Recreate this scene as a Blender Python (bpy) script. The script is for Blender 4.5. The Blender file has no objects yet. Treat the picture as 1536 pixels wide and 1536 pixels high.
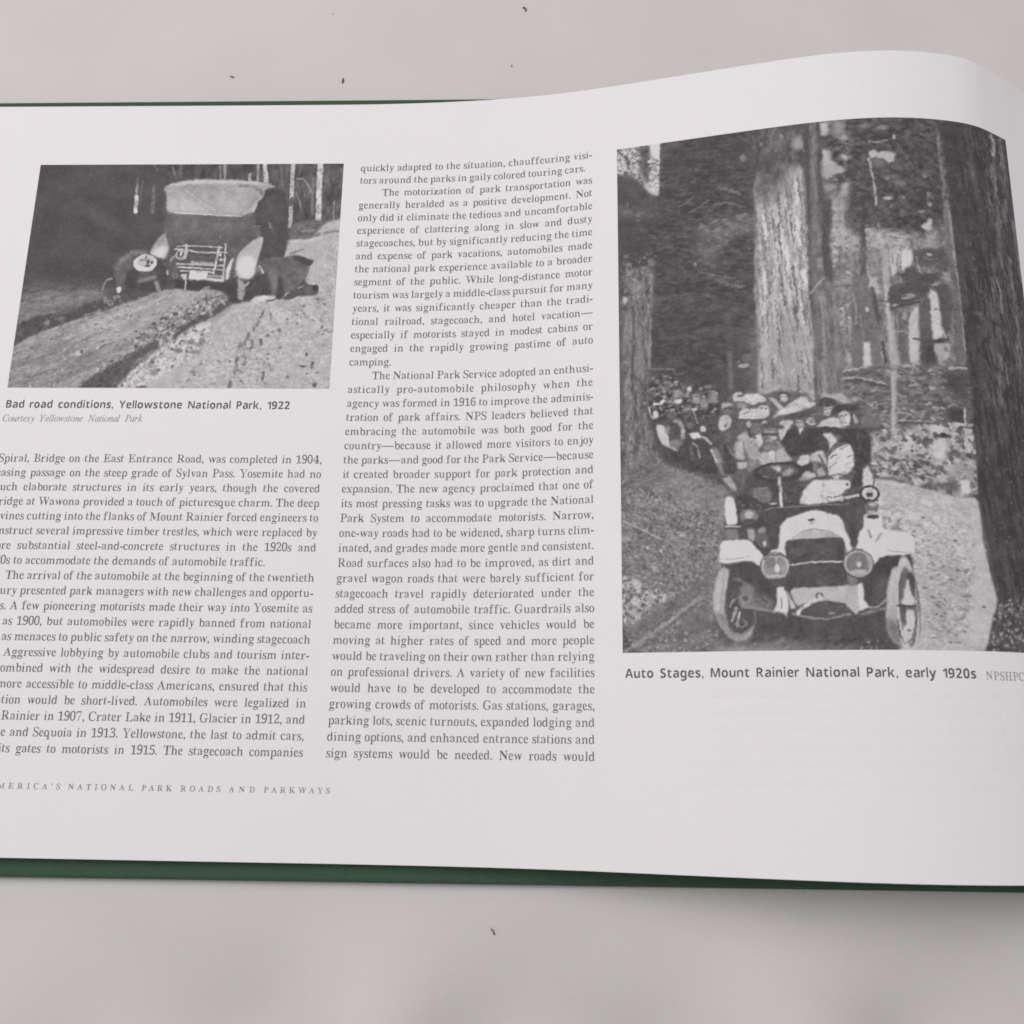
import bpy, math, random
import numpy as np

# ------------------------------------------------------------------ scene, camera, light
SC = bpy.context.scene
COL = SC.collection
MM = 0.001                                   # the book is measured in millimetres

cam_d = bpy.data.cameras.new('camera'); cam_d.sensor_width = 36.0; cam_d.sensor_fit = 'HORIZONTAL'
cam_d.lens = 35.1585; cam_d.clip_start = 0.01; cam_d.clip_end = 20.0
cam = bpy.data.objects.new('camera', cam_d); COL.objects.link(cam)
cam.location = (2.3119 * MM, -174.3656 * MM, 271.7005 * MM)
cam.rotation_mode = 'XYZ'; cam.rotation_euler = (0.25182901830622473, 0.03264492536367236, 0.015251169545908433)
cam_d.dof.use_dof = True; cam_d.dof.focus_distance = 0.30; cam_d.dof.aperture_fstop = 34.0
SC.camera = cam

world = bpy.data.worlds.new('World'); SC.world = world; world.use_nodes = True
bg = world.node_tree.nodes['Background']
bg.inputs[0].default_value = (0.97, 0.97, 1.0, 1); bg.inputs[1].default_value = 0.36

def area(name, loc, target, sx, sy, energy, colour):
    d = bpy.data.lights.new(name, 'AREA'); d.shape = 'RECTANGLE'; d.size = sx; d.size_y = sy; d.energy = energy; d.color = colour
    o = bpy.data.objects.new(name, d); COL.objects.link(o); o.location = loc
    v = np.array(target) - np.array(loc); v = v / np.linalg.norm(v)
    o.rotation_mode = 'XYZ'
    o.rotation_euler = (math.acos(-v[2]), 0, math.atan2(v[1], v[0]) - math.pi / 2)
    return o
area('window_light', (-0.40, 0.32, 1.15), (0.02, -0.09, 0), 0.9, 0.85, 11.4, (1.0, 0.985, 0.978))

SC.view_settings.view_transform = 'Standard'; SC.view_settings.look = 'None'
SC.view_settings.exposure = 0.0; SC.view_settings.gamma = 1.0; SC.view_settings.use_curve_mapping = False
SC.cycles.max_bounces = 6
SC.cycles.filter_width = 1.7

# ------------------------------------------------------------------ the shape of the open page (arc length s to the right, v down)
KNOT = np.array([-120.0, -60.0, -20.0, 20.0, 45.0, 65.0, 80.0, 95.0, 108.0, 118.0, 128.0, 137.0, 143.0, 160.0], float)
TH0 = np.array([-0.0016, -0.007, 0.068, 0.2381, 0.2377, 0.2176, 0.1537, 0.0186, -0.1247, -0.2394, -0.5466, -0.6, -0.64, -0.56], float)
TH1 = np.array([0.0022, -0.0082, -0.0036, 0.019, 0.0069, -0.0027, -0.0196, -0.0207, -0.011, -0.0044, -0.0102, -0.01, -0.005, 0.0], float)
ZLEFT = 5.9945
SG = np.arange(-190.0, 164.01, 0.5)
def profile(th):
    t = np.interp(SG, KNOT, th); m = (t[1:] + t[:-1]) / 2
    X = np.concatenate([[0], np.cumsum(np.cos(m) * 0.5)]); Z = np.concatenate([[0], np.cumsum(np.sin(m) * 0.5)])
    i = int(np.argmin(np.abs(SG + 120)))
    return X - X[i] - 120, Z - Z[i] + ZLEFT, t
XA, ZA, TA = profile(TH0 - TH1); XB, ZB, TB = profile(TH0 + TH1)
def page_point(s, v, lift=0.0):
    s = np.asarray(s, float); v = np.asarray(v, float); h = ((v - 89) / 115.0 + 1) / 2
    x = np.interp(s, SG, XA) * (1 - h) + np.interp(s, SG, XB) * h
    z = np.interp(s, SG, ZA) * (1 - h) + np.interp(s, SG, ZB) * h
    t = np.interp(s, SG, TA) * (1 - h) + np.interp(s, SG, TB) * h
    return np.stack([x - np.sin(t) * lift, -v, z + np.cos(t) * lift], -1) * MM
S0, S1 = -178.0, 160.0                       # fore-edge and gutter
VT, VB = -23.342, 198.4233                          # head and tail of the page
COVER_Z = 3.0

# ------------------------------------------------------------------ materials
def lin(g): 
    c = g / 255.0
    return c / 12.92 if c <= 0.04045 else ((c + 0.055) / 1.055) ** 2.4
PAPER = (0.812, 0.774, 0.792)
def inkc(g, tint=(1.02, 0.985, 0.99)):       # albedo of a printed grey that looks like level g beside paper at level 214
    k = lin(g) / lin(214); w = min(1, max(0, (200 - g) / 100.0))
    return tuple(PAPER[i] * k * (1 + (tint[i] - 1) * w) for i in range(3))
def mat(name, colour, rough=0.6, spec=0.3):
    m = bpy.data.materials.new(name); m.use_nodes = True
    b = m.node_tree.nodes['Principled BSDF']
    b.inputs['Base Color'].default_value = (*colour, 1); b.inputs['Roughness'].default_value = rough; b.inputs['Specular IOR Level'].default_value = spec
    return m, m.node_tree, b
def add(nt, kind, **kw):
    n = nt.nodes.new(kind)
    for k, v in kw.items():
        if hasattr(n, k): setattr(n, k, v)
        else: n.inputs[k].default_value = v
    return n
def mottle(m, nt, b, colour, scale, amount, scale2=None, amount2=0, bump=0, bscale=2000, coord='Object', tints=None):
    tc = add(nt, 'ShaderNodeTexCoord')
    n1 = add(nt, 'ShaderNodeTexNoise', Scale=scale, Detail=3.0); nt.links.new(tc.outputs[coord], n1.inputs['Vector'])
    mp = add(nt, 'ShaderNodeMapRange'); mp.inputs['To Min'].default_value = 1 - amount; mp.inputs['To Max'].default_value = 1 + amount
    nt.links.new(n1.outputs['Fac'], mp.inputs['Value']); last = mp.outputs[0]
    if scale2:
        n2 = add(nt, 'ShaderNodeTexNoise', Scale=scale2, Detail=2.0); nt.links.new(tc.outputs[coord], n2.inputs['Vector'])
        m2 = add(nt, 'ShaderNodeMapRange'); m2.inputs['To Min'].default_value = 1 - amount2; m2.inputs['To Max'].default_value = 1 + amount2
        nt.links.new(n2.outputs['Fac'], m2.inputs['Value'])
        mu = add(nt, 'ShaderNodeMath', operation='MULTIPLY'); nt.links.new(last, mu.inputs[0]); nt.links.new(m2.outputs[0], mu.inputs[1]); last = mu.outputs[0]
    vm = add(nt, 'ShaderNodeVectorMath', operation='SCALE'); vm.inputs[0].default_value = colour
    nt.links.new(last, vm.inputs['Scale']); out = vm.outputs[0]
    if tints:                                # a faint uneven tint, as in real fibres
        n3 = add(nt, 'ShaderNodeTexNoise', Scale=tints[0], Detail=2.0); nt.links.new(tc.outputs[coord], n3.inputs['Vector'])
        sb = add(nt, 'ShaderNodeVectorMath', operation='SUBTRACT'); sb.inputs[1].default_value = (0.5, 0.5, 0.5); nt.links.new(n3.outputs['Color'], sb.inputs[0])
        sk = add(nt, 'ShaderNodeVectorMath', operation='SCALE'); sk.inputs['Scale'].default_value = tints[1]; nt.links.new(sb.outputs[0], sk.inputs[0])
        ad = add(nt, 'ShaderNodeVectorMath', operation='ADD'); nt.links.new(out, ad.inputs[0]); nt.links.new(sk.outputs[0], ad.inputs[1]); out = ad.outputs[0]
    nt.links.new(out, b.inputs['Base Color'])
    if bump:
        nb = add(nt, 'ShaderNodeTexNoise', Scale=bscale, Detail=2.0); nt.links.new(tc.outputs[coord], nb.inputs['Vector'])
        bp = add(nt, 'ShaderNodeBump'); bp.inputs['Strength'].default_value = bump; bp.inputs['Distance'].default_value = 0.0002
        nt.links.new(nb.outputs['Fac'], bp.inputs['Height']); nt.links.new(bp.outputs[0], b.inputs['Normal'])
    return m
M_PAPER = mottle(*mat('page_paper', PAPER, 0.6, 0.15), PAPER, 90, 0.012, 2600, 0.03, 0.10, 1500, tints=(2200, 0.07))
TABLE = (0.615, 0.582, 0.570)
M_TABLE = mottle(*mat('table_sheet', TABLE, 0.7, 0.2), TABLE, 26, 0.06, 2000, 0.035, 0.15, 900, tints=(1900, 0.07))
GREEN = (0.045, 0.086, 0.053)
M_COVER = mottle(*mat('green_cloth', GREEN, 0.75, 0.2), GREEN, 60, 0.06, 1500, 0.16, 0.5, 1800, tints=(1500, 0.012))
M_LINT = mat('dark_fibre', (0.14, 0.125, 0.12), 0.8, 0.1)[0]
M_LINT_BROWN = mat('brown_fibre', (0.22, 0.18, 0.13), 0.8, 0.1)[0]
def block_mat():
    m, nt, b = mat('page_edges', (0.7, 0.67, 0.66), 0.8, 0.1)
    tc = add(nt, 'ShaderNodeTexCoord'); mp = add(nt, 'ShaderNodeMapping'); mp.inputs['Scale'].default_value = (15, 15, 6000)
    n = add(nt, 'ShaderNodeTexNoise', Scale=1.0, Detail=2.0); cr = add(nt, 'ShaderNodeValToRGB')
    cr.color_ramp.elements[0].position = 0.3; cr.color_ramp.elements[0].color = (0.45, 0.42, 0.41, 1); cr.color_ramp.elements[1].position = 0.7; cr.color_ramp.elements[1].color = (0.76, 0.73, 0.73, 1)
    nt.links.new(tc.outputs['Object'], mp.inputs['Vector']); nt.links.new(mp.outputs[0], n.inputs['Vector']); nt.links.new(n.outputs['Fac'], cr.inputs[0]); nt.links.new(cr.outputs[0], b.inputs['Base Color'])
    return m
M_BLOCK = block_mat()
def ink(name, g):
    return mat(name, inkc(g), 0.6, 0.15)[0]
M_TEXT = ink('body_ink', 92); M_CAPTION = ink('caption_ink', 82); M_CREDIT = ink('credit_ink', 138); M_FOOT = ink('footer_ink', 112)
def photo_mat():
    m, nt, b = mat('halftone_print', (0.5, 0.5, 0.5), 0.6, 0.15)
    a = add(nt, 'ShaderNodeVertexColor'); a.layer_name = 'tone'; nt.links.new(a.outputs[0], b.inputs['Base Color'])
    return m
M_PHOTO = photo_mat()

# ------------------------------------------------------------------ object helpers
def mesh_obj(name, V, F, material, parent=None, smooth=False):
    me = bpy.data.meshes.new(name); me.from_pydata([tuple(map(float, v)) for v in V], [], F); me.materials.append(material); me.update()
    if smooth: me.polygons.foreach_set('use_smooth', [True] * len(me.polygons))
    o = bpy.data.objects.new(name, me); COL.objects.link(o)
    if parent: o.parent = parent
    return o
def grid_obj(name, P, material, parent=None):  # P: rows x columns x 3, fast
    nr, nc = P.shape[:2]; idx = np.arange(nr * nc).reshape(nr, nc)
    Q = np.stack([idx[1:, :-1], idx[1:, 1:], idx[:-1, 1:], idx[:-1, :-1]], -1).reshape(-1, 4)
    me = bpy.data.meshes.new(name)
    me.vertices.add(nr * nc); me.vertices.foreach_set('co', P.reshape(-1).astype(np.float32))
    me.loops.add(Q.size); me.loops.foreach_set('vertex_index', Q.reshape(-1).astype(np.int32))
    me.polygons.add(len(Q)); me.polygons.foreach_set('loop_start', np.arange(0, Q.size, 4, dtype=np.int32))
    me.polygons.foreach_set('use_smooth', np.ones(len(Q), bool))
    me.update(calc_edges=True); me.validate(); me.materials.append(material)
    o = bpy.data.objects.new(name, me); COL.objects.link(o)
    if parent: o.parent = parent
    return o

# ------------------------------------------------------------------ the surface the book lies on
def table_z(X, Y):                             # not quite flat below the book: shallow soft folds that run towards the reader
    k = np.clip((-0.2075 - Y) / 0.03, 0, 1) ** 1.5
    Z = k * (0.0078 * np.sin(X * 62 + 0.9 + Y * 14) + 0.0036 * np.sin(X * 118 + 2.1 - Y * 18) + 0.0012 * np.sin(X * 31 + Y * 55)) * np.exp(-((X - 0.03) / 0.17) ** 2)
    return Z + 0.0006 * np.sin(X * 23 + 1) * np.sin(Y * 31) * np.clip((Y - 0.04) / 0.03, 0, 1)
def build_table():
    xs = np.concatenate([np.linspace(-1.3, -0.35, 20)[:-1], np.linspace(-0.35, 0.35, 141), np.linspace(0.35, 1.3, 20)[1:]])
    ys = np.concatenate([np.linspace(-1.3, -0.45, 20)[:-1], np.linspace(-0.45, 0.30, 151), np.linspace(0.30, 1.3, 20)[1:]])
    X, Y = np.meshgrid(xs, ys)
    Z = table_z(X, Y)
    o = grid_obj('tabletop', np.stack([X, Y, Z], -1), M_TABLE)
    o['kind'] = 'structure'; o['label'] = 'pale grey sheet covering the table under the open book'
    return o
build_table()

# ------------------------------------------------------------------ the book
book = bpy.data.objects.new('open_book', None); COL.objects.link(book); book.empty_display_size = 0.05
book['label'] = 'open green hardcover book with two black and white photographs on its page'; book['category'] = 'book'

GUT = float(page_point(S1, 89)[0]) / MM       # x of the gutter
def slab(name, outline, z0, z1, r, material, parent):   # a board with softened edges
    n = len(outline); c = np.mean(outline, 0); V = []; F = []
    rings = [(z0 + r, 0.0), (z1 - r, 0.0), (z1 - r * 0.35, r * 0.3), (z1, r)]
    o = np.array(outline, float)
    def inset(d):
        out = []
        for i in range(n):
            a, b, e = o[i - 1], o[i], o[(i + 1) % n]
            u = (b - a) / np.linalg.norm(b - a); w = (e - b) / np.linalg.norm(e - b)
            nu = np.array([-u[1], u[0]]); nw = np.array([-w[1], w[0]]); q = nu + nw; q = q / np.dot(q, nu)
            out.append(b + q * d)
        return out
    rings = [(z0, r), (z0 + r, 0.0)] + rings[1:]
    for z, d in rings: V += [(x * MM, y * MM, z * MM) for x, y in inset(d)]
    for k in range(len(rings) - 1):
        for i in range(n):
            j = (i + 1) % n; F.append((k * n + i, k * n + j, (k + 1) * n + j, (k + 1) * n + i))
    F.append(tuple(range((len(rings) - 1) * n, len(rings) * n))); F.append(tuple(range(n - 1, -1, -1)))
    return mesh_obj(name, V, F, material, parent)
def quad(x0, x1, yb0, yb1, yt0, yt1, n=14):
    t = np.linspace(0, 1, n)
    low = [(x0 + (x1 - x0) * k, yb0 + (yb1 - yb0) * k) for k in t]; top = [(x1 + (x0 - x1) * k, yt1 + (yt0 - yt1) * k) for k in t]
    return low + top
XL, XR = -184.0, 2 * GUT + 184.0
def edge_b(x): return -(VB + 4.3) - 0.75 + 1.05 * (x + 138) / 259.0
def edge_t(x): return -(VT - 4.3) - 0.10
hx = GUT - 7
slab('cover_board', quad(XL, hx, edge_b(XL), edge_b(hx), edge_t(XL), edge_t(hx)), 0.02, COVER_Z, 0.9, M_COVER, book)
slab('spine', quad(hx + 0.6, 2 * GUT - hx - 0.6, edge_b(hx), edge_b(hx), edge_t(hx), edge_t(hx), 2), 0.02, COVER_Z - 0.6, 0.8, M_COVER, book)
slab('cover_board', quad(2 * GUT - hx, XR, edge_b(hx), edge_b(hx), edge_t(hx), edge_t(hx)), 0.02, COVER_Z, 0.9, M_COVER, book)

def mirror(P):
    Q = P.copy(); Q[..., 0] = 2 * GUT * MM - Q[..., 0]
    return Q[:, ::-1]
def build_block(flip):
    ss = np.linspace(S0 + 0.6, S1 - 0.2, 180); vs = np.linspace(VT + 0.35, VB - 0.35, 60)
    Sg, Vg = np.meshgrid(ss, vs); T = page_point(Sg, Vg, -0.30)
    T[..., 2] = np.maximum(T[..., 2], (COVER_Z + 0.2) * MM)
    B = T.copy(); B[..., 2] = (COVER_Z + 0.03) * MM
    if flip: T, B = mirror(T), mirror(B)
    nr, nc = T.shape[:2]; idx = np.arange(nr * nc).reshape(nr, nc); F = []
    for r in range(nr - 1):
        for c in range(nc - 1): F.append((idx[r + 1, c], idx[r + 1, c + 1], idx[r, c + 1], idx[r, c]))
    ring = list(idx[0, :]) + list(idx[1:, -1]) + list(idx[-1, -2::-1]) + list(idx[-2:0:-1, 0])
    V = list(T.reshape(-1, 3)) + [B.reshape(-1, 3)[i] for i in ring]; m = nr * nc; k = len(ring)
    for i in range(k):
        j = (i + 1) % k; F.append((ring[i], ring[j], m + j, m + i))
    F.append(tuple(m + i for i in range(k - 1, -1, -1)))
    return mesh_obj('page_block', V, [tuple(int(a) for a in f) for f in F], M_BLOCK, book)
build_block(False); build_block(True)
ss = np.concatenate([np.arange(S0, S1, 1.0), [S1]]); vs = np.linspace(VT, VB, 180)
Sg, Vg = np.meshgrid(ss, vs)
page = grid_obj('page', page_point(Sg, Vg), M_PAPER, book)
page['label'] = 'printed page with two photographs, captions and two columns of text'
facing = grid_obj('page', mirror(page_point(Sg, Vg)), M_PAPER, book)

# ---- lettering: glyph shapes are taken from Blender's built-in font, its alphabets and their stroke weight adjusted
def alphabet(kind, ch):
    up, lo, dg = {'serif': (0x1D400, 0x1D41A, 0x1D7CE), 'italic': (0x1D434, 0x1D44E, None), 'sans': (0x1D5A0, 0x1D5BA, 0x1D7E2), 'sansbold': (0x1D5D4, 0x1D5EE, 0x1D7EC)}[kind]
    if kind == 'italic' and ch == 'h': return '\u210e'
    if 'A' <= ch <= 'Z': return chr(up + ord(ch) - 65)
    if 'a' <= ch <= 'z': return chr(lo + ord(ch) - 97)
    if '0' <= ch <= '9' and dg: return chr(dg + ord(ch) - 48)
    return ch
def raw_glyph(ch, offset=0.0):
    cu = bpy.data.curves.new('glyph', 'FONT'); cu.body = ch; cu.resolution_u = 3; cu.offset = offset
    ob = bpy.data.objects.new('glyph', cu)
    me = ob.to_mesh()
    co = np.array([v.co[:2] for v in me.vertices], float).reshape(-1, 2)
    fa = [tuple(p.vertices) for p in me.polygons]
    ob.to_mesh_clear(); bpy.data.objects.remove(ob); bpy.data.curves.remove(cu)
    return co, fa
def thin(co, fa, cap, keep):
    cnt = {}
    for f in fa:
        for a, b in zip(f, f[1:] + f[:1]):
            k = (min(a, b), max(a, b)); cnt.setdefault(k, []).append((a, b))
    be = [v[0] for v in cnt.values() if len(v) == 1]
    if not be: return co
    A = np.array([co[a] for a, b in be]); Bq = np.array([co[b] for a, b in be]); D = Bq - A
    nr = np.stack([-D[:, 1], D[:, 0]], 1); ln = np.hypot(nr[:, 0], nr[:, 1])[:, None] + 1e-9
    # which side is inside: the third corner of the only face at that edge
    own = {}
    for f in fa:
        for a, b in zip(f, f[1:] + f[:1]): own[(a, b)] = f
    acc = np.zeros_like(co)
    for i, (a, b) in enumerate(be):
        f = own[(a, b)]; c = co[list(f)].mean(0); n = nr[i] / ln[i]
        if np.dot(c - A[i], n) < 0: n = -n
        acc[a] += n; acc[b] += n
    L = np.hypot(acc[:, 0], acc[:, 1]); ok = L > 1e-6
    out = co.copy()
    for v in np.nonzero(ok)[0]:
        n = acc[v] / L[v]; o = co[v] + n * 1e-4
        det = -n[0] * D[:, 1] + n[1] * D[:, 0]; det = np.where(np.abs(det) < 1e-12, 1e-12, det)
        w = A - o
        t = (-w[:, 0] * D[:, 1] + w[:, 1] * D[:, 0]) / det; u = (n[0] * w[:, 1] - n[1] * w[:, 0]) / det
        hit = t[(t > 1e-4) & (u >= -1e-6) & (u <= 1 + 1e-6)]
        if len(hit) == 0: continue
        th = min(hit.min(), 0.22); want = th if th < cap else cap + (th - cap) * keep
        out[v] = co[v] + n * (th - want) / 2
    return out
GL = {}
def glyph(kind, ch):
    k = (kind, ch)
    if k not in GL:
        if kind == 'gill': co, fa = raw_glyph(ch, 0.012)
        else:
            co, fa = raw_glyph(alphabet(kind, ch))
            if ch in '-\u2014,.\u2019' and kind == 'serif': pass
            elif kind == 'serif' and len(co): co = thin(co, fa, *((0.1, 0.6) if ch in '4N' else (0.078, 0.27)))
            elif kind == 'sansbold' and len(co) and ch not in ',': co = thin(co, fa, 0.135, 0.4)
        if len(co): l, r = co[:, 0].min(), co[:, 0].max()
        else: l, r = 0, 0
        GL[k] = (co, fa, l, r)
    return GL[k]

SIDE = {}
for ch in 'vwyAVWYTkx': SIDE[ch] = 0.004
for ch in 'oceCGOQpbdgqs0689': SIDE[ch] = 0.022
def bearing(kind, ch):
    if kind == 'italic': return -0.035 if ch.isupper() else 0.012
    if kind == 'sansbold': return 0.058 if ch not in 'vwyAVWYTr1' else 0.034
    return SIDE.get(ch, 0.045 if ch in ',.7' else 0.028)
class Ink:                                    # collects letters in page coordinates and prints them on the page
    def __init__(self): self.V = []; self.F = []
    def width(self, kind, word, sx, track=0.0):
        w = 0
        for ch in word:
            co, fa, l, r = glyph(kind, ch); w += (r - l) * sx + (2 * bearing(kind, ch)) * sx + track
        return w
    def word(self, kind, word, s, v, em, sx, track=0.0):
        for ch in word:
            co, fa, l, r = glyph(kind, ch); b = bearing(kind, ch) * sx
            o = len(self.V)
            for x, y in co: self.V.append((s + (b + (x - l) * sx) * em, v - y * em))
            self.F += [tuple(o + i for i in f) for f in fa]
            s += (2 * b + (r - l) * sx + track) * em
        return s
    def line(self, kind, text, s0, s1, v, em, sx, space=0.26, justify=True, v1=None):
        words = text.split(' '); ww = [self.width(kind, w, sx) * em for w in words]; tot = sum(ww); n = len(words)
        track = 0.0
        if justify:
            gap = (s1 - s0 - tot) / max(1, n - 1) if n > 1 else 0
            chars = sum(len(w) for w in words)
            if n == 1 or gap < 0.17 * em or gap > 0.5 * em:
                want = 0.17 * em if gap < 0.17 * em else 0.5 * em
                if n == 1: want = 0
                track = ((s1 - s0 - tot) - want * (n - 1)) / chars / em
                track = max(-0.03, min(0.05, track)) if n > 1 else track
                gap = (s1 - s0 - tot - track * chars * em) / max(1, n - 1)
        else: gap = space * em
        s = s0
        for w in words:
            vv = v if v1 is None else v + (v1 - v) * (s - s0) / (s1 - s0)
            s = self.word(kind, w, s, vv, em, sx, track) + gap
        return s - gap
    def build(self, name, material, lift=0.05):
        a = np.array(self.V); P = page_point(a[:, 0], a[:, 1], lift)
        return mesh_obj(name, P, self.F, material, page)

EM, SX, LEAD = 3.5, 0.94, 4.2
C2L, C2R, C1R = -54.8972, 15.1942, -60.8652
COLUMN_TWO = [
 (1, -54.9, 15.19, 'quickly adapted to the situation, chauffeuring visi-'),
 (2, -54.9, 13.22, 'tors around the parks in gaily colored touring cars.'),
 (3, -47.96, 15.19, 'The motorization of park transportation was'),
 (4, -54.9, 15.19, 'generally heralded as a positive development. Not'),
 (5, -54.9, 15.19, 'only did it eliminate the tedious and uncomfortable'),
 (6, -54.9, 15.19, 'experience of clattering along in slow and dusty'),
 (7, -54.9, 15.19, 'stagecoaches, but by significantly reducing the time'),
 (8, -54.9, 15.19, 'and expense of park vacations, automobiles made'),
 (9, -54.9, 15.19, 'the national park experience available to a broader'),
 (10, -54.9, 15.19, 'segment of the public. While long-distance motor'),
 (11, -54.9, 15.19, 'tourism was largely a middle-class pursuit for many'),
 (12, -54.9, 15.19, 'years, it was significantly cheaper than the tradi-'),
 (13, -54.9, 15.19, 'tional railroad, stagecoach, and hotel vacation—'),
 (14, -54.9, 15.19, 'especially if motorists stayed in modest cabins or'),
 (15, -54.9, 15.19, 'engaged in the rapidly growing pastime of auto'),
 (16, -54.9, -42.7, 'camping.'),
 (17, -48.05, 15.19, 'The National Park Service adopted an enthusi-'),
 (18, -54.9, 15.19, 'astically pro-automobile philosophy when the'),
 (19, -54.9, 15.19, 'agency was formed in 1916 to improve the adminis-'),
 (20, -54.9, 15.19, 'tration of park affairs. NPS leaders believed that'),
 (21, -54.9, 15.19, 'embracing the automobile was both good for the'),
 (22, -54.9, 15.19, 'country—because it allowed more visitors to enjoy'),
 (23, -54.9, 15.19, 'the parks—and good for the Park Service—because'),
 (24, -54.9, 15.19, 'it created broader support for park protection and'),
 (25, -54.9, 15.19, 'expansion. The new agency proclaimed that one of'),
 (26, -54.9, 15.19, 'its most pressing tasks was to upgrade the National'),
 (27, -54.9, 15.19, 'Park System to accommodate motorists. Narrow,'),
 (28, -54.9, 15.19, 'one-way roads had to be widened, sharp turns elim-'),
 (29, -54.9, 15.19, 'inated, and grades made more gentle and consistent.'),
 (30, -54.9, 15.19, 'Road surfaces also had to be improved, as dirt and'),
 (31, -54.9, 15.19, 'gravel wagon roads that were barely sufficient for'),
 (32, -54.9, 15.19, 'stagecoach travel rapidly deteriorated under the'),
 (33, -54.9, 15.19, 'added stress of automobile traffic. Guardrails also'),
 (34, -54.9, 15.19, 'became more important, since vehicles would be'),
 (35, -54.9, 15.19, 'moving at higher rates of speed and more people'),
 (36, -54.9, 15.19, 'would be traveling on their own rather than relying'),
 (37, -54.9, 15.19, 'on professional drivers. A variety of new facilities'),
 (38, -54.9, 15.19, 'would have to be developed to accommodate the'),
 (39, -54.9, 15.19, 'growing crowds of motorists. Gas stations, garages,'),
 (40, -54.9, 15.19, 'parking lots, scenic turnouts, expanded lodging and'),
 (41, -54.9, 15.19, 'dining options, and enhanced entrance stations and'),
 (42, -54.9, 15.19, 'sign systems would be needed. New roads would')]
COLUMN_ONE = [
 (23, -153.16, -60.87, '', 'Spiral, Bridge on the East Entrance Road, was completed in 1904,'),
 (24, -151.79, -60.87, 'ple', 'asing passage on the steep grade of Sylvan Pass. Yosemite had no'),
 (25, -151.57, -60.87, 's', 'uch elaborate structures in its early years, though the covered'),
 (26, -151.35, -60.87, 'b', 'ridge at Wawona provided a touch of picturesque charm. The deep'),
 (27, -150.38, -60.87, 'ra', 'vines cutting into the flanks of Mount Rainier forced engineers to'),
 (28, -150.15, -60.87, 'co', 'nstruct several impressive timber trestles, which were replaced by'),
 (29, -148.79, -60.87, 'mo', 're substantial steel-and-concrete structures in the 1920s and'),
 (30, -148.38, -74.65, '193', '0s to accommodate the demands of automobile traffic.'),
 (31, -146.34, -60.87, '', 'The arrival of the automobile at the beginning of the twentieth'),
 (32, -147.36, -60.87, 'cent', 'ury presented park managers with new challenges and opportu-'),
 (33, -146.72, -60.87, 'nitie', 's. A few pioneering motorists made their way into Yosemite as'),
 (34, -145.37, -60.87, '', 'as 1900, but automobiles were rapidly banned from national'),
 (35, -145.02, -60.87, '', 'as menaces to public safety on the narrow, winding stagecoach'),
 (36, -143.88, -60.87, '', 'Aggressive lobbying by automobile clubs and tourism inter-'),
 (37, -144.17, -60.87, 'c', 'ombined with the widespread desire to make the national'),
 (38, -144.56, -60.87, '', 'more accessible to middle-class Americans, ensured that this'),
 (39, -142.68, -60.87, 'situa', 'tion would be short-lived. Automobiles were legalized in'),
 (40, -142.16, -60.87, '', 'Rainier in 1907, Crater Lake in 1911, Glacier in 1912, and'),
 (41, -141.63, -60.87, '', 'e and Sequoia in 1913. Yellowstone, the last to admit cars,'),
 (42, -140.74, -60.87, 'i', 'ts gates to motorists in 1915. The stagecoach companies')]
t = Ink()
for k, s0, s1, txt in COLUMN_TWO: t.line('serif', txt, s0, s1, (k - 1) * LEAD, EM, SX)
o = t.build('text_column', M_TEXT)
t = Ink()
for k, s0, s1, pre, txt in COLUMN_ONE:
    t.line('serif', txt, s0, s1, (k - 1) * LEAD, EM, SX)
    if pre: t.word('serif', pre, s0 - t.width('serif', pre, SX) * EM, (k - 1) * LEAD, EM, SX)
o = t.build('text_column', M_TEXT)
t = Ink()
for s0, s1, v0, v1, txt in [
 (-140.59, -123.81, 181.36, 181.35, 'MERICA’S'),
 (-121.8, -104.49, 181.34, 181.34, 'NATIONAL'),
 (-102.43, -94.36, 181.34, 181.33, 'PARK'),
 (-92.26, -81.73, 181.33, 181.33, 'ROADS'),
 (-79.56, -72.79, 181.32, 181.32, 'AND'),
 (-70.54, -53.27, 181.31, 181.31, 'PARKWAYS')]:
    n = len(txt); w = t.width('serif', txt, 1.0) * 2.15
    t.word('serif', txt, s0, v0, 2.15, 1.0, (s1 - s0 - w) / max(1, n - 1) / 2.15)
t.build('running_footer', M_FOOT)
for (s0, s1, v0, v1, txt), (c0, c1, u0, u1, ctxt, ck) in [
 ((-153.42, -71.04, 76.22, 76.34, 'Bad road conditions, Yellowstone National Park, 1922'), (-153.57, -113.02, 80.35, 80.29, 'Courtesy Yellowstone National Park', 'italic')),
 ((22.97, 107.43, 151.56, 151.8, 'Auto Stages, Mount Rainier National Park, early 1920s'), (109.66, 120.09, 152.0, 151.83, 'NPSHPC', 'serif'))]:
    t = Ink(); sx = (s1 - s0) / t.line('sansbold', txt, 0, 0, 0, 3.3, 1.0, 0.46, False)
    t.__init__(); t.line('sansbold', txt, s0, s1, v0, 3.3, sx, 0.40, True, v1); t.build('caption', M_CAPTION)
    t = Ink(); t.line(ck, ctxt, c0, c1, u0, 2.95, 0.86, 0.24, True, u1); t.build('credit_line', M_CREDIT)

# print on the back of the leaf that shows faintly through the blank part below the right caption
t = Ink(); rnd = random.Random(3)
for k in range(31, 38):
    s = 44.0
    while s < 131:
        w = rnd.uniform(2.5, 8.5); e = min(s + w, 132); o = len(t.V); v = k * LEAD + 22.0
        t.V += [(s, v), (e, v), (e, v - 1.5), (s, v - 1.5)]; t.F.append((o, o + 1, o + 2, o + 3)); s += w + rnd.uniform(0.5, 1.0)
t.build('show_through', ink('show_through', 212.7), 0.03)

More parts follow.
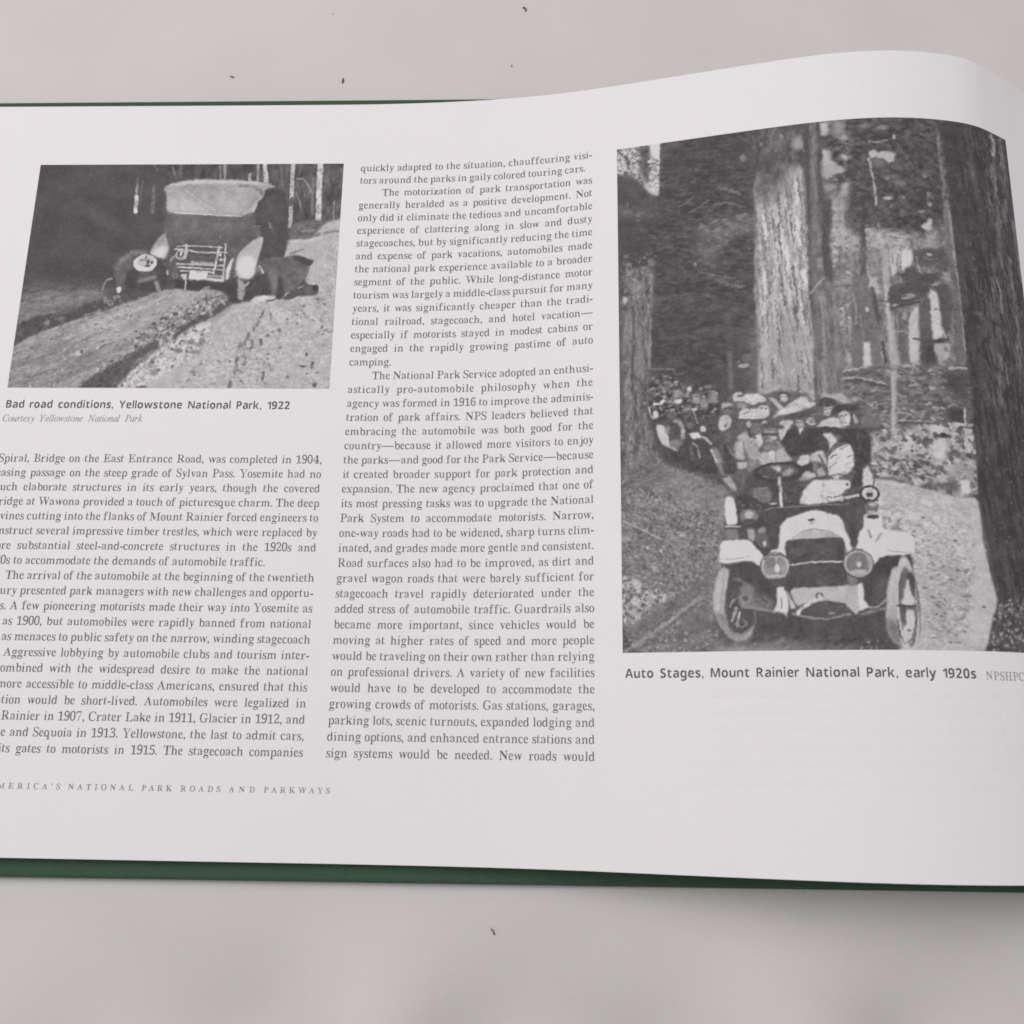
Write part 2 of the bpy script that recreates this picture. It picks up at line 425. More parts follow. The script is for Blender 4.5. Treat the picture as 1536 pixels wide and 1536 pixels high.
# ------------------------------------------------------------------ the two printed photographs
# ---- small tone painter: draws the two half-tone pictures that are printed in the book (grey levels 0..255)
def lattice(ix, iy, seed):
    h = (ix * 374761393 + iy * 668265263 + seed * 974711) & 0xFFFFFFFF
    h = ((h ^ (h >> 13)) * 1274126177) & 0xFFFFFFFF
    return ((h ^ (h >> 16)) & 0xFFFF) / 65535.0
def vnoise(x, y, seed):
    x0 = np.floor(x).astype(np.int64); y0 = np.floor(y).astype(np.int64)
    fx = x - x0; fy = y - y0
    fx = fx * fx * (3 - 2 * fx); fy = fy * fy * (3 - 2 * fy)
    a = lattice(x0, y0, seed); b = lattice(x0 + 1, y0, seed); c = lattice(x0, y0 + 1, seed); d = lattice(x0 + 1, y0 + 1, seed)
    return (a * (1 - fx) + b * fx) * (1 - fy) + (c * (1 - fx) + d * fx) * fy - 0.5
def fbm(x, y, seed, oct=3):
    s = 0; a = 1.0; t = 0
    for o in range(oct):
        s = s + a * vnoise(x * 2 ** o, y * 2 ** o, seed + o * 17); t += a; a *= 0.6
    return s / t * 2
def blur(m, r):
    if r <= 0.15: return m
    n = max(1, int(math.ceil(r * 2.2))); k = np.exp(-0.5 * (np.arange(-n, n + 1) / r) ** 2); k /= k.sum()
    p = np.pad(m, n, mode='edge')
    q = sum(k[i] * p[i:i + m.shape[0], :] for i in range(2 * n + 1))
    return sum(k[i] * q[:, i:i + m.shape[1]] for i in range(2 * n + 1))
def round_off(pts):                            # takes the corners off an outline
    for q in (0.16, 0.22):
        out = []
        for (a, b), (c, d) in zip(pts, pts[1:] + pts[:1]):
            out += [(a + (c - a) * q, b + (d - b) * q), (c - (c - a) * q, d - (d - b) * q)]
        pts = out
    return pts
class Painter:
    # coordinates are tenths of a millimetre on the print; res = cells per tenth of a millimetre
    def __init__(self, w, h, res, base):
        self.res = res; self.W = int(round(w * res)); self.H = int(round(h * res))
        self.t = np.full((self.H, self.W), float(base)); self.rng = random.Random(7)
        yy, xx = np.mgrid[0:self.H, 0:self.W]
        self.x = (xx + 0.5) / res; self.y = (yy + 0.5) / res
        self.wx = fbm(self.x / 9, self.y / 9, 5); self.wy = fbm(self.x / 9, self.y / 9, 91)
    def box(self, pts, pad):
        a = np.array(pts, float).reshape(-1, 2) * self.res; pad = pad * self.res + 3
        x0 = max(0, int(a[:, 0].min() - pad)); x1 = min(self.W, int(a[:, 0].max() + pad) + 1)
        y0 = max(0, int(a[:, 1].min() - pad)); y1 = min(self.H, int(a[:, 1].max() + pad) + 1)
        return (slice(y0, max(y1, y0)), slice(x0, max(x1, x0)))
    def put(self, sl, m, tone, a=1.0):
        self.t[sl] = self.t[sl] * (1 - m * a) + tone * m * a
    def inside(self, sl, pts, warp):
        X = self.x[sl] + self.wx[sl] * warp * 2; Y = self.y[sl] + self.wy[sl] * warp * 2
        acc = 0; d = 0.25 / self.res
        for ox, oy in ((-d, -d), (d, -d), (-d, d), (d, d)):
            m = np.zeros(X.shape, bool); n = len(pts)
            for i in range(n):
                x1, y1 = pts[i]; x2, y2 = pts[(i + 1) % n]
                if y1 == y2: continue
                c = ((Y + oy) < y1) != ((Y + oy) < y2)
                m ^= c & ((X + ox) < (x2 - x1) * (Y + oy - y1) / (y2 - y1) + x1)
            acc = acc + m
        return acc / 4.0
    def P(self, tone, pts, soft=1.2, warp=1.0, a=1.0):
        if len(pts) >= 6: pts = round_off(pts)
        sl = self.box(pts, soft * 3 + warp * 2)
        if self.t[sl].size == 0: return
        self.seed = getattr(self, 'seed', 600) + 3; X = self.x[sl]; Y = self.y[sl]
        tone = tone + fbm(X / 26, Y / 26, self.seed, 2) * 9 + fbm(X / 7, Y / 7, self.seed + 1, 2) * 6   # nothing in a photograph is one flat grey
        self.put(sl, blur(self.inside(sl, pts, warp), max(soft, 1.6) * self.res), tone, a)
    def S(self, tone, w, pts, a=1.0, soft=0.8, warp=0.6):
        sl = self.box(pts, w + soft * 3 + warp * 2)
        if self.t[sl].size == 0: return
        X = self.x[sl] + self.wx[sl] * warp * 2; Y = self.y[sl] + self.wy[sl] * warp * 2
        D = np.full(X.shape, 1e9)
        for (x1, y1), (x2, y2) in zip(pts[:-1], pts[1:]):
            dx, dy = x2 - x1, y2 - y1; L = dx * dx + dy * dy + 1e-9
            k = np.clip(((X - x1) * dx + (Y - y1) * dy) / L, 0, 1)
            D = np.minimum(D, np.hypot(X - x1 - k * dx, Y - y1 - k * dy))
        k = np.clip(0.9 + fbm(X / 11, Y / 11, int(w * 37 + tone) % 997, 2) * 0.55, 0.25, 1)
        self.put(sl, np.clip((w / 2 - D) / max(soft * 1.3, 1.2) + 0.5, 0, 1) * k, tone, a)
    def E(self, tone, cx, cy, rx, ry, a=1.0, soft=0.8, ring=0, ang=0, warp=0.5):
        r = max(rx, ry)
        sl = self.box([(cx - r, cy - r), (cx + r, cy + r)], soft * 3 + warp * 2 + ring)
        if self.t[sl].size == 0: return
        X = self.x[sl] - cx + self.wx[sl] * warp * 2; Y = self.y[sl] - cy + self.wy[sl] * warp * 2
        c, s = math.cos(ang), math.sin(ang); U = (X * c + Y * s) / rx; V = (-X * s + Y * c) / ry
        d = (1 - np.hypot(U, V)) * min(rx, ry)
        if ring: d = ring / 2 - np.abs(d)
        self.put(sl, np.clip(d / max(soft * 1.2, 1.2) + 0.5, 0, 1), tone, a)
    def B(self, pts, n, smin, smax, tmin, tmax, asp=1.5, ang=0.0, var=0.6, a=0.8):
        p = np.array(pts, float); x0, y0 = p.min(0); x1, y1 = p.max(0); k = 0; tries = 0
        while k < n and tries < n * 8:
            tries += 1
            x = self.rng.uniform(x0, x1); y = self.rng.uniform(y0, y1); ins = False
            for i in range(len(pts)):
                (xa, ya), (xb, yb) = pts[i], pts[(i + 1) % len(pts)]
                if (y < ya) != (y < yb) and x < (xb - xa) * (y - ya) / (yb - ya) + xa: ins = not ins
            if not ins: continue
            k += 1; s = self.rng.uniform(smin, smax)
            self.E(self.rng.uniform(tmin, tmax), x, y, s * asp, s, a, max(0.5, s * 0.5), 0, ang + self.rng.uniform(-var, var), s * 0.5)
    def N(self, pts, amp, sx, sy, ang=0.0, seed=1, soft=3, pw=1.0):
        sl = self.box(pts, soft * 3)
        if self.t[sl].size == 0: return
        m = blur(self.inside(sl, pts, 1.0), soft * self.res)
        c, s = math.cos(ang), math.sin(ang); X = self.x[sl] + self.wx[sl] * sx * .3; Y = self.y[sl]
        n = fbm((X * c + Y * s) / sx, (-X * s + Y * c) / sy, seed)
        n = np.sign(n) * np.abs(n) ** pw
        self.t[sl] = self.t[sl] + n * amp * m
    def run(self, cmds):
        for c in cmds: getattr(self, c[0])(*c[1:])
        return self.t

PICTURE_CAR_BEHIND = [
('N',[(-26,-17),(943,-13),(947,742),(-19,746)],9,64.7,47.4,0.4,3,6.5,1),('P',92,[(687,-14),(943,-13),(940,213),(796,224),(759,123),(704,78)],11.3,1.4,1),('N',[(368,-16),(943,-13),(940,213),(796,224),(755,78),(417,58)],26,18.1,36.1,0,8,9.0,1),('E',96,205,178,89.1,20.0,0.6,17.8,0.0,0.6,0.9),('E',92,287,87,90.4,27.1,0.6,20.3,0.0,0,0.9),('S',122,11.3,[(360,78),(364,162)],0.8,4.5,0.9),
('S',112,4.5,[(323,58),(323,135)],0.8,1.8,0.9),('S',125,6.8,[(307,49),(307,81)],0.7,4.5,0.9),('S',150,9.1,[(308,74),(309,121)],1,1.8,0.9),('S',198,12.4,[(310,112),(312,162)],1,1.8,0.9),('S',140,6.9,[(410,12),(419,35)],0.7,1.8,0.9),('S',120,6.9,[(353,0),(364,21)],0.6,1.8,0.9),('S',105,9.2,[(432,1),(440,45)],1,1.8,0.9),('S',145,9.2,[(570,1),(574,52)],1,1.8,0.9),
('S',125,6.9,[(556,8),(562,52)],1,1.8,0.9),('S',165,9.1,[(649,36),(650,57)],1,1.8,0.9),('S',150,8.0,[(672,4),(675,59)],1,1.8,0.9),('S',198,13.8,[(692,-3),(701,64)],1,1.8,0.9),('S',180,12.6,[(779,-2),(780,55),(782,119)],1,1.8,0.9),('S',176,12.3,[(782,141),(784,212)],1,1.8,0.9),('S',95,11.2,[(783,119),(782,141)],1,1.8,0.9),('S',200,17.2,[(862,-4),(864,101),(868,193)],1,1.8,0.9),
('S',128,9.1,[(846,51),(846,123),(847,173)],0.8,1.8,0.9),('S',150,4.0,[(911,128),(913,197)],1,1.8,0.9),('S',120,6.9,[(742,9),(750,66)],0.6,1.8,0.9),('S',115,9.2,[(805,5),(799,37)],0.6,1.8,0.9),('S',150,4.5,[(794,51),(815,55),(832,76),(840,101)],0.9,1.8,0.9),('S',140,4.5,[(793,98),(807,123),(813,155)],0.9,1.8,0.9),('S',125,4.5,[(817,89),(821,114)],0.8,1.8,0.9),
('P',108,[(776,230),(794,201),(844,190),(894,191),(915,197),(858,248),(791,261)],4.4,1.3,1),('N',[(766,224),(914,180),(906,224),(798,257)],20,11.1,8.8,0,12,4.4,1),('P',170,[(769,327),(780,274),(790,255),(857,244),(876,219),(895,199),(1053,147),(1148,960),(127,966),(388,642),(465,575),(542,520),(632,462),(870,430),(804,333)],3.0,1.3,1),('S',104,11.0,[(792,253),(828,252),(873,239)],0.9,4.4,0.9),
('S',120,8.8,[(889,235),(932,227)],0.8,4.4,0.9),('S',140,6.6,[(824,228),(856,224)],0.8,1.8,0.9),('S',110,5.5,[(790,303),(811,294),(830,288)],0.8,1.7,0.9),('S',120,6.5,[(777,316),(802,309)],1,4.4,0.9),('S',196,11.0,[(783,261),(838,259),(878,252)],0.6,6.6,0.9),('P',100,[(1,387),(151,398),(283,413),(296,441),(144,495),(-7,559)],14.9,1.3,1),
('P',126,[(-4,463),(55,430),(135,424),(235,424),(272,435),(200,467),(103,486),(1,529)],10.6,1.3,1),('N',[(-18,409),(283,409),(268,452),(-3,559)],24,29.8,8.5,-0.15,21,8.5,1),('P',146,[(-9,601),(72,552),(166,516),(233,495),(309,463),(404,424),(433,411),(532,411),(623,430),(628,494),(452,600),(266,683),(195,745),(-10,746)],3.4,1.3,1),
('P',133,[(-13,653),(118,600),(270,558),(334,600),(207,683),(98,745),(-19,746)],20.6,1.2,1),('P',160,[(244,499),(415,430),(457,418),(613,426),(443,516),(312,579),(177,600)],16.9,1.3,1),('S',118,4.1,[(-2,676),(217,576),(438,463)],0.55,5.1,4.1),('S',126,4.1,[(15,715),(220,633),(426,537)],0.55,5.1,4.1),('S',118,4.1,[(-12,632),(126,575),(264,505)],0.55,5.2,4.1),
('S',126,4.1,[(96,731),(244,667),(392,589)],0.55,5.1,4.1),('S',118,4.2,[(172,558),(316,506),(459,441)],0.55,5.2,4.2),('S',126,4.1,[(26,653),(139,612),(251,558)],0.55,5.2,4.1),('S',174,6.2,[(42,621),(229,539),(416,448)],0.5,6.2,4.1),('S',174,6.2,[(50,684),(199,620),(348,548)],0.5,6.2,4.1),('S',174,6.1,[(170,704),(292,656),(413,600)],0.5,6.1,4.1),
('S',174,6.3,[(189,537),(361,482),(533,418)],0.5,6.3,4.2),('N',[(-9,601),(166,516),(404,424),(623,430),(452,600),(195,745),(-10,746)],22,45.9,6.3,-0.42,31,6.3,1),('N',[(-9,601),(166,516),(404,424),(623,430),(452,600),(195,745),(-10,746)],16,10.4,6.3,-0.42,33,6.3,1),('B',[(-9,601),(166,516),(404,424),(623,430),(452,600),(195,745),(-10,746)],70,1.5,3.1,95,120,1.6,-0.4,0.6,0.8),
('B',[(-9,601),(166,516),(404,424),(623,430),(452,600),(195,745),(-10,746)],60,1.5,3.1,170,190,1.5,-0.4,0.6,0.8),('P',84,[(-11,559),(18,520),(65,499),(135,503),(178,482),(209,456),(258,456),(297,443),(364,422),(408,409),(406,426),(309,460),(233,490),(166,512),(71,548),(2,592)],3.2,5.3,1),
('B',[(-10,537),(64,495),(182,482),(295,430),(403,413),(309,460),(166,516),(1,584)],60,2.1,5.1,76,112,1.5,0,0.6,0.8),('S',150,6.3,[(200,501),(242,486)],0.7,4.2,3.2),('E',140,90,525,8.4,10.5,0.8,6.3,0.0,0,0.8),('E',128,132,512,10.5,6.3,0.8,6.3,0.0,0,0.8),('E',182,195,621,8.3,7.3,1,3.1,0.0,0,0.8),('E',96,204,615,4.1,6.2,1,1.7,0.0,0,0.8),('E',172,250,604,6.2,5.2,1,3.1,0.0,0,0.8),
('S',105,5.2,[(256,606),(270,592)],1,1.7,0.8),('S',180,3.3,[(271,564),(283,562)],1,1.7,0.8),('B',[(237,448),(291,430),(308,456),(260,469)],30,2.1,4.3,80,150,1.5,0,0.6,0.8),('P',136,[(623,430),(534,435),(464,484),(378,547),(334,600),(289,631),(236,683),(213,735),(301,734),(360,658),(473,575),(542,516),(632,462)],6.3,6.3,1),
('N',[(623,430),(534,435),(464,484),(378,547),(334,600),(289,631),(236,683),(213,735),(301,734),(360,658),(473,575),(542,516),(632,462)],30,12.5,8.3,-0.5,41,6.3,1),('N',[(623,430),(534,435),(464,484),(378,547),(334,600),(289,631),(236,683),(213,735),(301,734),(360,658),(473,575),(542,516),(632,462)],40,7.3,6.3,-0.5,43,6.3,0.75),
('B',[(623,430),(534,435),(464,484),(378,547),(334,600),(289,631),(236,683),(213,735),(301,734),(360,658),(473,575),(542,516),(632,462)],110,2.1,5.8,80,110,1.3,-0.5,0.6,0.8),('B',[(623,430),(534,435),(464,484),(378,547),(334,600),(289,631),(236,683),(213,735),(301,734),(360,658),(473,575),(542,516),(632,462)],110,1.7,4.6,155,195,1.3,-0.5,0.6,0.8),
('P',92,[(630,448),(626,469),(584,503),(543,524),(497,558),(466,583),(471,554),(522,511),(574,486),(605,456)],2.5,4.2,1),('P',94,[(338,631),(402,589),(430,575),(423,604),(368,642),(352,673),(300,728),(194,735),(247,687),(283,667)],3.3,5.2,1),('B',[(212,724),(338,631),(430,579),(369,652),(300,728)],60,2.1,4.5,75,105,1.4,-0.5,0.6,0.8),('S',178,6.4,[(595,450),(610,465)],0.7,3.2,0.9),
('S',175,6.4,[(564,477),(572,499)],0.8,3.2,0.8),('S',180,6.4,[(552,415),(534,430)],0.6,4.3,0.9),('P',178,[(466,583),(515,541),(577,511),(571,574),(551,616),(482,666),(442,693),(369,734),(311,734),(370,658)],4.1,4.1,1),('N',[(466,583),(515,541),(577,511),(571,574),(551,616),(482,666),(442,693),(369,734),(311,734),(370,658)],44,8.3,6.6,0.6,55,6.2,0.75),
('B',[(466,583),(515,541),(577,511),(571,574),(551,616),(482,666),(442,693),(369,734),(311,734),(370,658)],40,2.1,5.4,92,125,1.2,0.5,1.5,0.8),('B',[(466,583),(515,541),(577,511),(571,574),(551,616),(482,666),(442,693),(369,734),(311,734),(370,658)],50,2.1,5.0,180,202,1.2,0.5,1.5,0.8),('E',106,521,587,12.5,10.4,0.7,8.3,0.0,0,6.3),('E',112,552,583,10.4,12.5,0.7,8.3,0.0,0,6.3),
('E',105,486,612,12.5,8.3,0.8,6.2,0.0,0,0.8),('E',110,536,616,14.5,6.2,0.7,6.2,0.0,0,0.8),('E',115,425,679,10.3,12.3,0.6,6.2,0.0,0,0.8),('E',110,393,726,14.3,6.1,1,4.1,0.0,0,0.8),('N',[(864,344),(940,213),(947,742),(467,744),(567,579),(636,462),(810,430)],12,16.9,10.6,0.3,51,8.4,1),('N',[(864,344),(940,213),(947,742),(467,744),(567,579),(636,462),(810,430)],18,6.3,5.5,0.3,53,8.4,0.85),
('B',[(736,494),(929,430),(942,728),(735,729)],45,1.7,4.0,105,140,1.5,0.3,0.6,0.8),('B',[(864,344),(940,213),(947,742),(467,744),(567,579),(636,462),(810,430)],90,1.7,3.4,186,200,1.5,0,0.6,0.8),('B',[(534,641),(748,641),(754,729),(504,730)],25,1.6,4.1,110,140,1.5,0,0.6,0.8),('S',108,6.4,[(726,490),(718,507)],1,1.7,2.1),('S',104,9.5,[(715,517),(711,532)],0.8,5.1,3.4),
('S',110,6.3,[(703,541),(702,553)],1,1.7,0.8),('S',104,10.5,[(689,562),(679,587)],0.8,5.0,3.3),('S',106,12.5,[(668,591),(662,620),(659,651)],0.8,5.0,3.3),('S',108,10.3,[(660,641),(657,674)],0.8,5.0,3.3),('S',106,8.3,[(701,578),(701,601)],0.8,5.0,3.3),('S',100,7.3,[(725,576),(727,595)],1,1.7,0.8),('S',120,8.3,[(680,620),(684,645)],0.7,4.1,0.8),('S',105,7.2,[(741,678),(739,702)],1,1.6,0.8),
('S',115,10.2,[(647,707),(645,729)],1,4.1,0.8),('S',115,6.3,[(746,494),(751,511)],0.7,1.7,0.8),('S',125,8.2,[(752,651),(764,671)],0.7,4.1,0.8),('E',100,900,536,4.2,5.3,1,1.7,0.0,0,0.8),('E',96,861,622,4.1,6.2,1,1.7,0.0,0,0.8),('E',98,852,659,10.3,3.3,1,1.6,0.0,0,0.8),('E',95,890,716,6.1,8.2,1,4.1,0.0,0,0.8),('E',110,880,650,5.2,8.2,1,1.6,0.0,0,0.8),('E',120,776,547,6.3,6.3,1,4.2,0.0,0,0.8),
('B',[(658,610),(715,599),(749,651),(716,723),(654,682)],60,1.9,4.5,115,200,1.5,0,0.6,0.8),('P',74,[(349,413),(415,379),(482,387),(620,392),(635,413),(635,456),(626,462),(613,430),(556,411),(533,426),(457,415),(404,424)],2.1,1.3,1),('S',178,6.4,[(526,428),(548,413),(558,409)],0.6,3.2,0.9),
('P',80,[(676,129),(696,96),(731,82),(759,96),(776,146),(778,224),(777,301),(771,320),(733,322),(690,333),(679,387),(610,398),(614,322),(676,234),(675,168)],1.8,1.3,1),('P',99,[(407,162),(466,167),(569,176),(636,179),(675,163),(681,217),(703,241),(695,268),(663,311),(633,387),(454,389),(430,344),(413,283),(405,223)],2.2,1.3,1),
('N',[(408,167),(675,168),(698,257),(629,387),(454,387),(405,223)],8,43.9,26.3,0,61,8.8,1),('P',108,[(420,171),(632,185),(669,190),(655,223),(515,234),(425,223)],13.3,1.3,1),('P',94,[(698,123),(738,112),(760,168),(756,279),(732,301),(709,234)],17.7,1.3,0.6),('S',112,6.7,[(717,190),(732,223)],0.5,4.4,0.9),('S',140,3.5,[(677,211),(695,211)],1,1.8,0.9),('S',112,15.5,[(687,219),(691,241)],0.7,4.4,0.9),
('S',150,6.7,[(722,203),(727,215)],0.5,4.4,0.9),('P',160,[(391,85),(394,74),(422,66),(472,54),(590,54),(660,59),(712,66),(733,82),(709,83),(698,93),(697,114),(681,129),(675,165),(635,176),(568,174),(466,167),(407,166),(403,113)],1.8,1.4,1),('P',176,[(407,117),(474,122),(545,163),(466,165),(409,162)],9.0,0.0,1),('P',168,[(546,122),(627,123),(659,145),(655,168),(570,170)],11.2,1.3,1),
('P',136,[(422,72),(479,65),(561,68),(613,82),(543,95),(441,90)],9.1,1.4,0.55),('P',188,[(402,70),(472,56),(591,57),(660,61),(704,71),(674,75),(581,66),(473,67),(411,79)],3.6,1.4,0.9),('S',122,11.3,[(623,75),(660,76),(685,91),(692,105)],1,5.7,0.9),('S',134,13.5,[(675,116),(664,134),(645,150)],0.7,9.0,0.9),('S',186,5.6,[(678,129),(670,159)],0.8,3.4,0.9),
('S',146,6.8,[(464,97),(505,122),(550,154)],0.8,4.5,0.9),('S',188,4.5,[(457,90),(501,122),(553,158)],0.8,3.4,0.9),('S',148,9.0,[(399,83),(423,76)],0.7,6.8,0.9),('S',204,3.8,[(432,166),(466,167),(569,175),(635,178)],1,1.8,0.4),('S',150,3.3,[(635,176),(673,163)],1,1.8,0.9),('E',160,577,247,2.6,2.6,1,1.8,0.0,0,0.9),
('P',150,[(411,232),(418,258),(429,278),(422,297),(418,320),(386,311),(369,300),(376,278),(390,251)],1.8,1.3,1),('P',198,[(404,274),(425,283),(422,298),(418,319),(394,313),(373,300),(384,287)],5.5,1.3,1),('P',88,[(443,274),(603,274),(610,396),(466,387)],3.3,1.3,1),('S',200,3.7,[(451,278),(489,276),(540,278),(588,282)],1,1.8,0.9),
('S',192,4.8,[(444,287),(477,288),(501,294),(537,299),(559,298),(602,297)],1,1.8,0.9),('S',196,4.4,[(596,270),(597,311),(597,340),(598,390)],1,1.8,0.9),('S',190,7.0,[(578,278),(573,318),(570,349),(567,366)],1,1.8,0.9),('S',180,7.0,[(477,272),(481,300),(478,316)],1,1.8,0.9),('E',172,464,304,13.1,13.5,1,1.7,5.7,0,0.9),('E',195,465,302,4.4,8.7,1,1.7,0.0,0,0.9),
('E',150,467,318,10.9,4.4,1,1.7,0.0,0,0.9),('S',170,5.7,[(445,311),(435,325)],1,1.7,0.9),('P',165,[(494,325),(566,332),(567,342),(495,336)],1.7,1.3,1),('S',180,5.2,[(455,335),(505,337),(567,342)],1,1.7,0.9),('S',84,3.5,[(465,340),(566,346)],1,1.7,0.9),('S',192,5.6,[(460,345),(526,349),(566,353)],1,1.7,0.9),('S',80,3.5,[(473,353),(567,358)],1,1.7,0.9),
('S',188,5.2,[(469,357),(527,359),(565,362)],1,1.7,0.9),('S',110,2.6,[(522,327),(522,335)],1,1.7,0.9),('S',115,2.2,[(506,324),(507,333)],1,1.7,0.9),('S',100,3.3,[(489,318),(564,324)],1,1.7,0.9),('S',120,2.6,[(490,310),(559,315)],0.7,1.7,0.9),('P',208,[(497,359),(551,363),(552,388),(495,386)],1.7,1.3,1),('P',185,[(467,370),(480,366),(490,368),(492,386),(480,385)],1.7,1.3,1),
('E',80,482,363,10.8,2.6,1,1.7,0.0,0,0.9),('E',76,492,375,2.6,6.5,1,1.7,0.0,0,0.9),('P',165,[(554,366),(596,370),(599,392),(554,387)],1.7,1.3,1),('S',86,4.3,[(554,369),(590,372)],1,1.7,0.9),('S',86,4.7,[(559,377),(589,381)],1,1.7,0.9),('S',200,5.6,[(554,386),(598,391)],1,1.7,0.9),('E',190,583,306,4.4,4.4,1,1.7,0.0,0,0.9),('E',186,587,322,5.7,5.2,1,1.7,0.0,0,0.9),
('E',90,584,330,7.6,3.5,1,1.7,0.0,0,0.9),('S',176,5.6,[(579,341),(593,340)],1,1.7,0.9),('S',170,5.2,[(578,354),(594,355)],1,1.7,0.9),('S',86,3.0,[(578,347),(594,347)],1,1.7,0.9),('S',86,3.0,[(575,360),(595,362)],1,1.7,0.9),('S',190,4.3,[(487,389),(487,418)],1,1.7,0.9),('P',198,[(621,316),(626,318),(617,348),(613,387),(602,386),(603,357),(610,331)],1.7,1.3,1),
('E',84,616,370,4.3,10.8,0.0,1.7,0.0,0,0.9),('P',94,[(269,374),(273,339),(290,311),(316,291),(344,290),(367,299),(390,311),(416,324),(430,344),(436,366),(454,387),(457,413),(413,418),(402,422),(391,394),(358,400),(349,415),(312,420),(282,420),(283,389)],1.7,1.3,1),('S',132,17.3,[(276,348),(289,322),(315,300),(349,298)],0.75,10.8,0.9),('S',108,17.3,[(287,355),(288,398)],0.7,8.7,0.9),
('P',74,[(299,361),(336,348),(346,370),(347,413),(314,418)],3.2,1.3,1),('P',78,[(389,315),(419,335),(432,370),(454,389),(443,413),(421,413),(406,387),(394,370)],3.2,1.3,1),('P',80,[(349,398),(395,392),(402,422),(354,424)],2.1,1.3,1),('S',128,10.8,[(351,389),(374,383),(393,379)],1,4.3,0.9),('S',112,10.8,[(300,368),(304,381)],0.7,4.3,0.9),('S',140,10.7,[(400,396),(410,420)],1,4.3,0.9),
('E',196,360,332,35.6,28.2,1,1.7,0.0,0,0.9),('E',205,360,350,23.8,8.7,1,4.3,0.0,0,0.9),('E',165,360,326,23.9,17.4,0.7,6.5,0.0,0,0.9),('E',90,360,313,3.3,4.8,1,1.7,0.0,0,0.9),('S',100,4.3,[(345,323),(359,322)],1,1.7,0.9),('E',96,368,329,5.4,8.7,1,1.7,0.0,0,0.9),('E',92,380,331,4.3,5.4,1,1.7,0.0,0,0.9),('E',96,369,342,9.8,4.3,1,1.7,0.0,0,0.9),('E',180,354,331,6.5,4.3,1,1.7,0.0,0,0.9),
('E',206,291,418,6.4,10.7,1,1.7,0.0,0,0.9),('S',142,6.4,[(242,418),(246,398),(252,387),(266,383)],1,3.2,0.9),('E',84,258,402,8.6,10.7,1,4.3,0.0,0,0.9),('E',196,430,363,3.5,8.6,1,1.7,0.0,0,0.9),('E',130,454,373,7.3,7.3,1,1.7,3.5,0,0.9),('E',98,445,359,15.1,13.0,0.6,6.5,0.0,0,0.9),('P',76,[(619,383),(641,387),(651,456),(633,460),(625,430)],1.7,1.3,1),
('P',78,[(683,370),(729,351),(749,398),(740,441),(694,450),(666,452),(660,430),(666,396)],1.7,1.3,1),('P',101,[(697,329),(719,316),(748,313),(772,313),(810,309),(834,316),(861,325),(850,344),(850,368),(837,390),(821,413),(798,426),(780,447),(757,450),(743,430),(747,398),(727,366),(703,370)],1.7,1.3,1),('N',[(696,327),(772,311),(853,322),(837,390),(780,447),(747,398)],10,30.2,19.4,0.5,71,6.5,1),
('P',80,[(798,307),(816,308),(834,316),(863,325),(852,344),(824,333),(803,322)],2.6,1.3,1),('P',116,[(727,348),(750,340),(765,398),(759,424),(742,413)],6.5,1.3,1),('P',76,[(761,370),(776,387),(781,430),(778,447),(759,450),(760,409)],3.2,1.3,1),('P',112,[(780,396),(796,387),(809,405),(791,430)],6.4,1.3,0.7),('S',80,4.3,[(783,374),(802,372),(812,366)],0.7,3.2,0.9),
('P',92,[(780,445),(793,428),(823,409),(854,400),(880,409),(885,428),(866,439),(821,439),(804,452),(782,452)],1.7,1.3,1),('S',172,4.7,[(823,414),(838,406)],1,1.7,0.9),('S',165,4.7,[(785,437),(794,427)],1,1.7,0.9),('E',70,874,414,8.6,11.8,1,3.2,0.0,0,0.9),('E',108,853,417,10.7,12.9,0.7,6.4,0.0,0,0.9),
('P',186,[(682,456),(695,443),(716,438),(740,438),(756,439),(757,450),(726,456),(703,462)],2.6,1.3,1),('E',204,725,443,8.5,5.5,1,1.7,0.0,0,0.9),('S',88,4.3,[(734,456),(757,451)],1,1.7,0.9),('E',205,715,450,6.4,4.3,1,1.7,0.0,0,0.9),('S',110,8.6,[(738,409),(755,430)],0.6,6.4,0.9),('P',150,[(641,374),(661,387),(666,418),(663,452),(648,450),(643,418)],2.1,1.3,1),
('S',100,4.3,[(648,426),(660,422)],0.5,1.7,0.9),('S',80,7.5,[(649,384),(666,396),(684,381)],1,3.0,0.9),('S',184,6.4,[(666,406),(675,396)],1,2.6,0.9),('P',168,[(697,246),(707,250),(704,281),(697,314),(692,340),(690,368),(679,383),(665,386),(642,378),(633,354),(632,327),(636,304),(654,281),(677,258)],1.7,1.3,1),
('P',211,[(637,318),(670,307),(690,331),(689,366),(676,383),(661,383),(642,370),(635,348)],7.6,1.3,1),('S',200,5.2,[(702,343),(715,364)],1,1.7,0.9),('E',125,698,353,8.7,10.8,0.7,4.3,0.0,0,0.9),('S',160,4.3,[(632,377),(638,370)],1,1.7,0.9),('N',[(-26,-17),(943,-13),(947,742),(-19,746)],7,3.4,3.4,0,99,2.2,1),
]
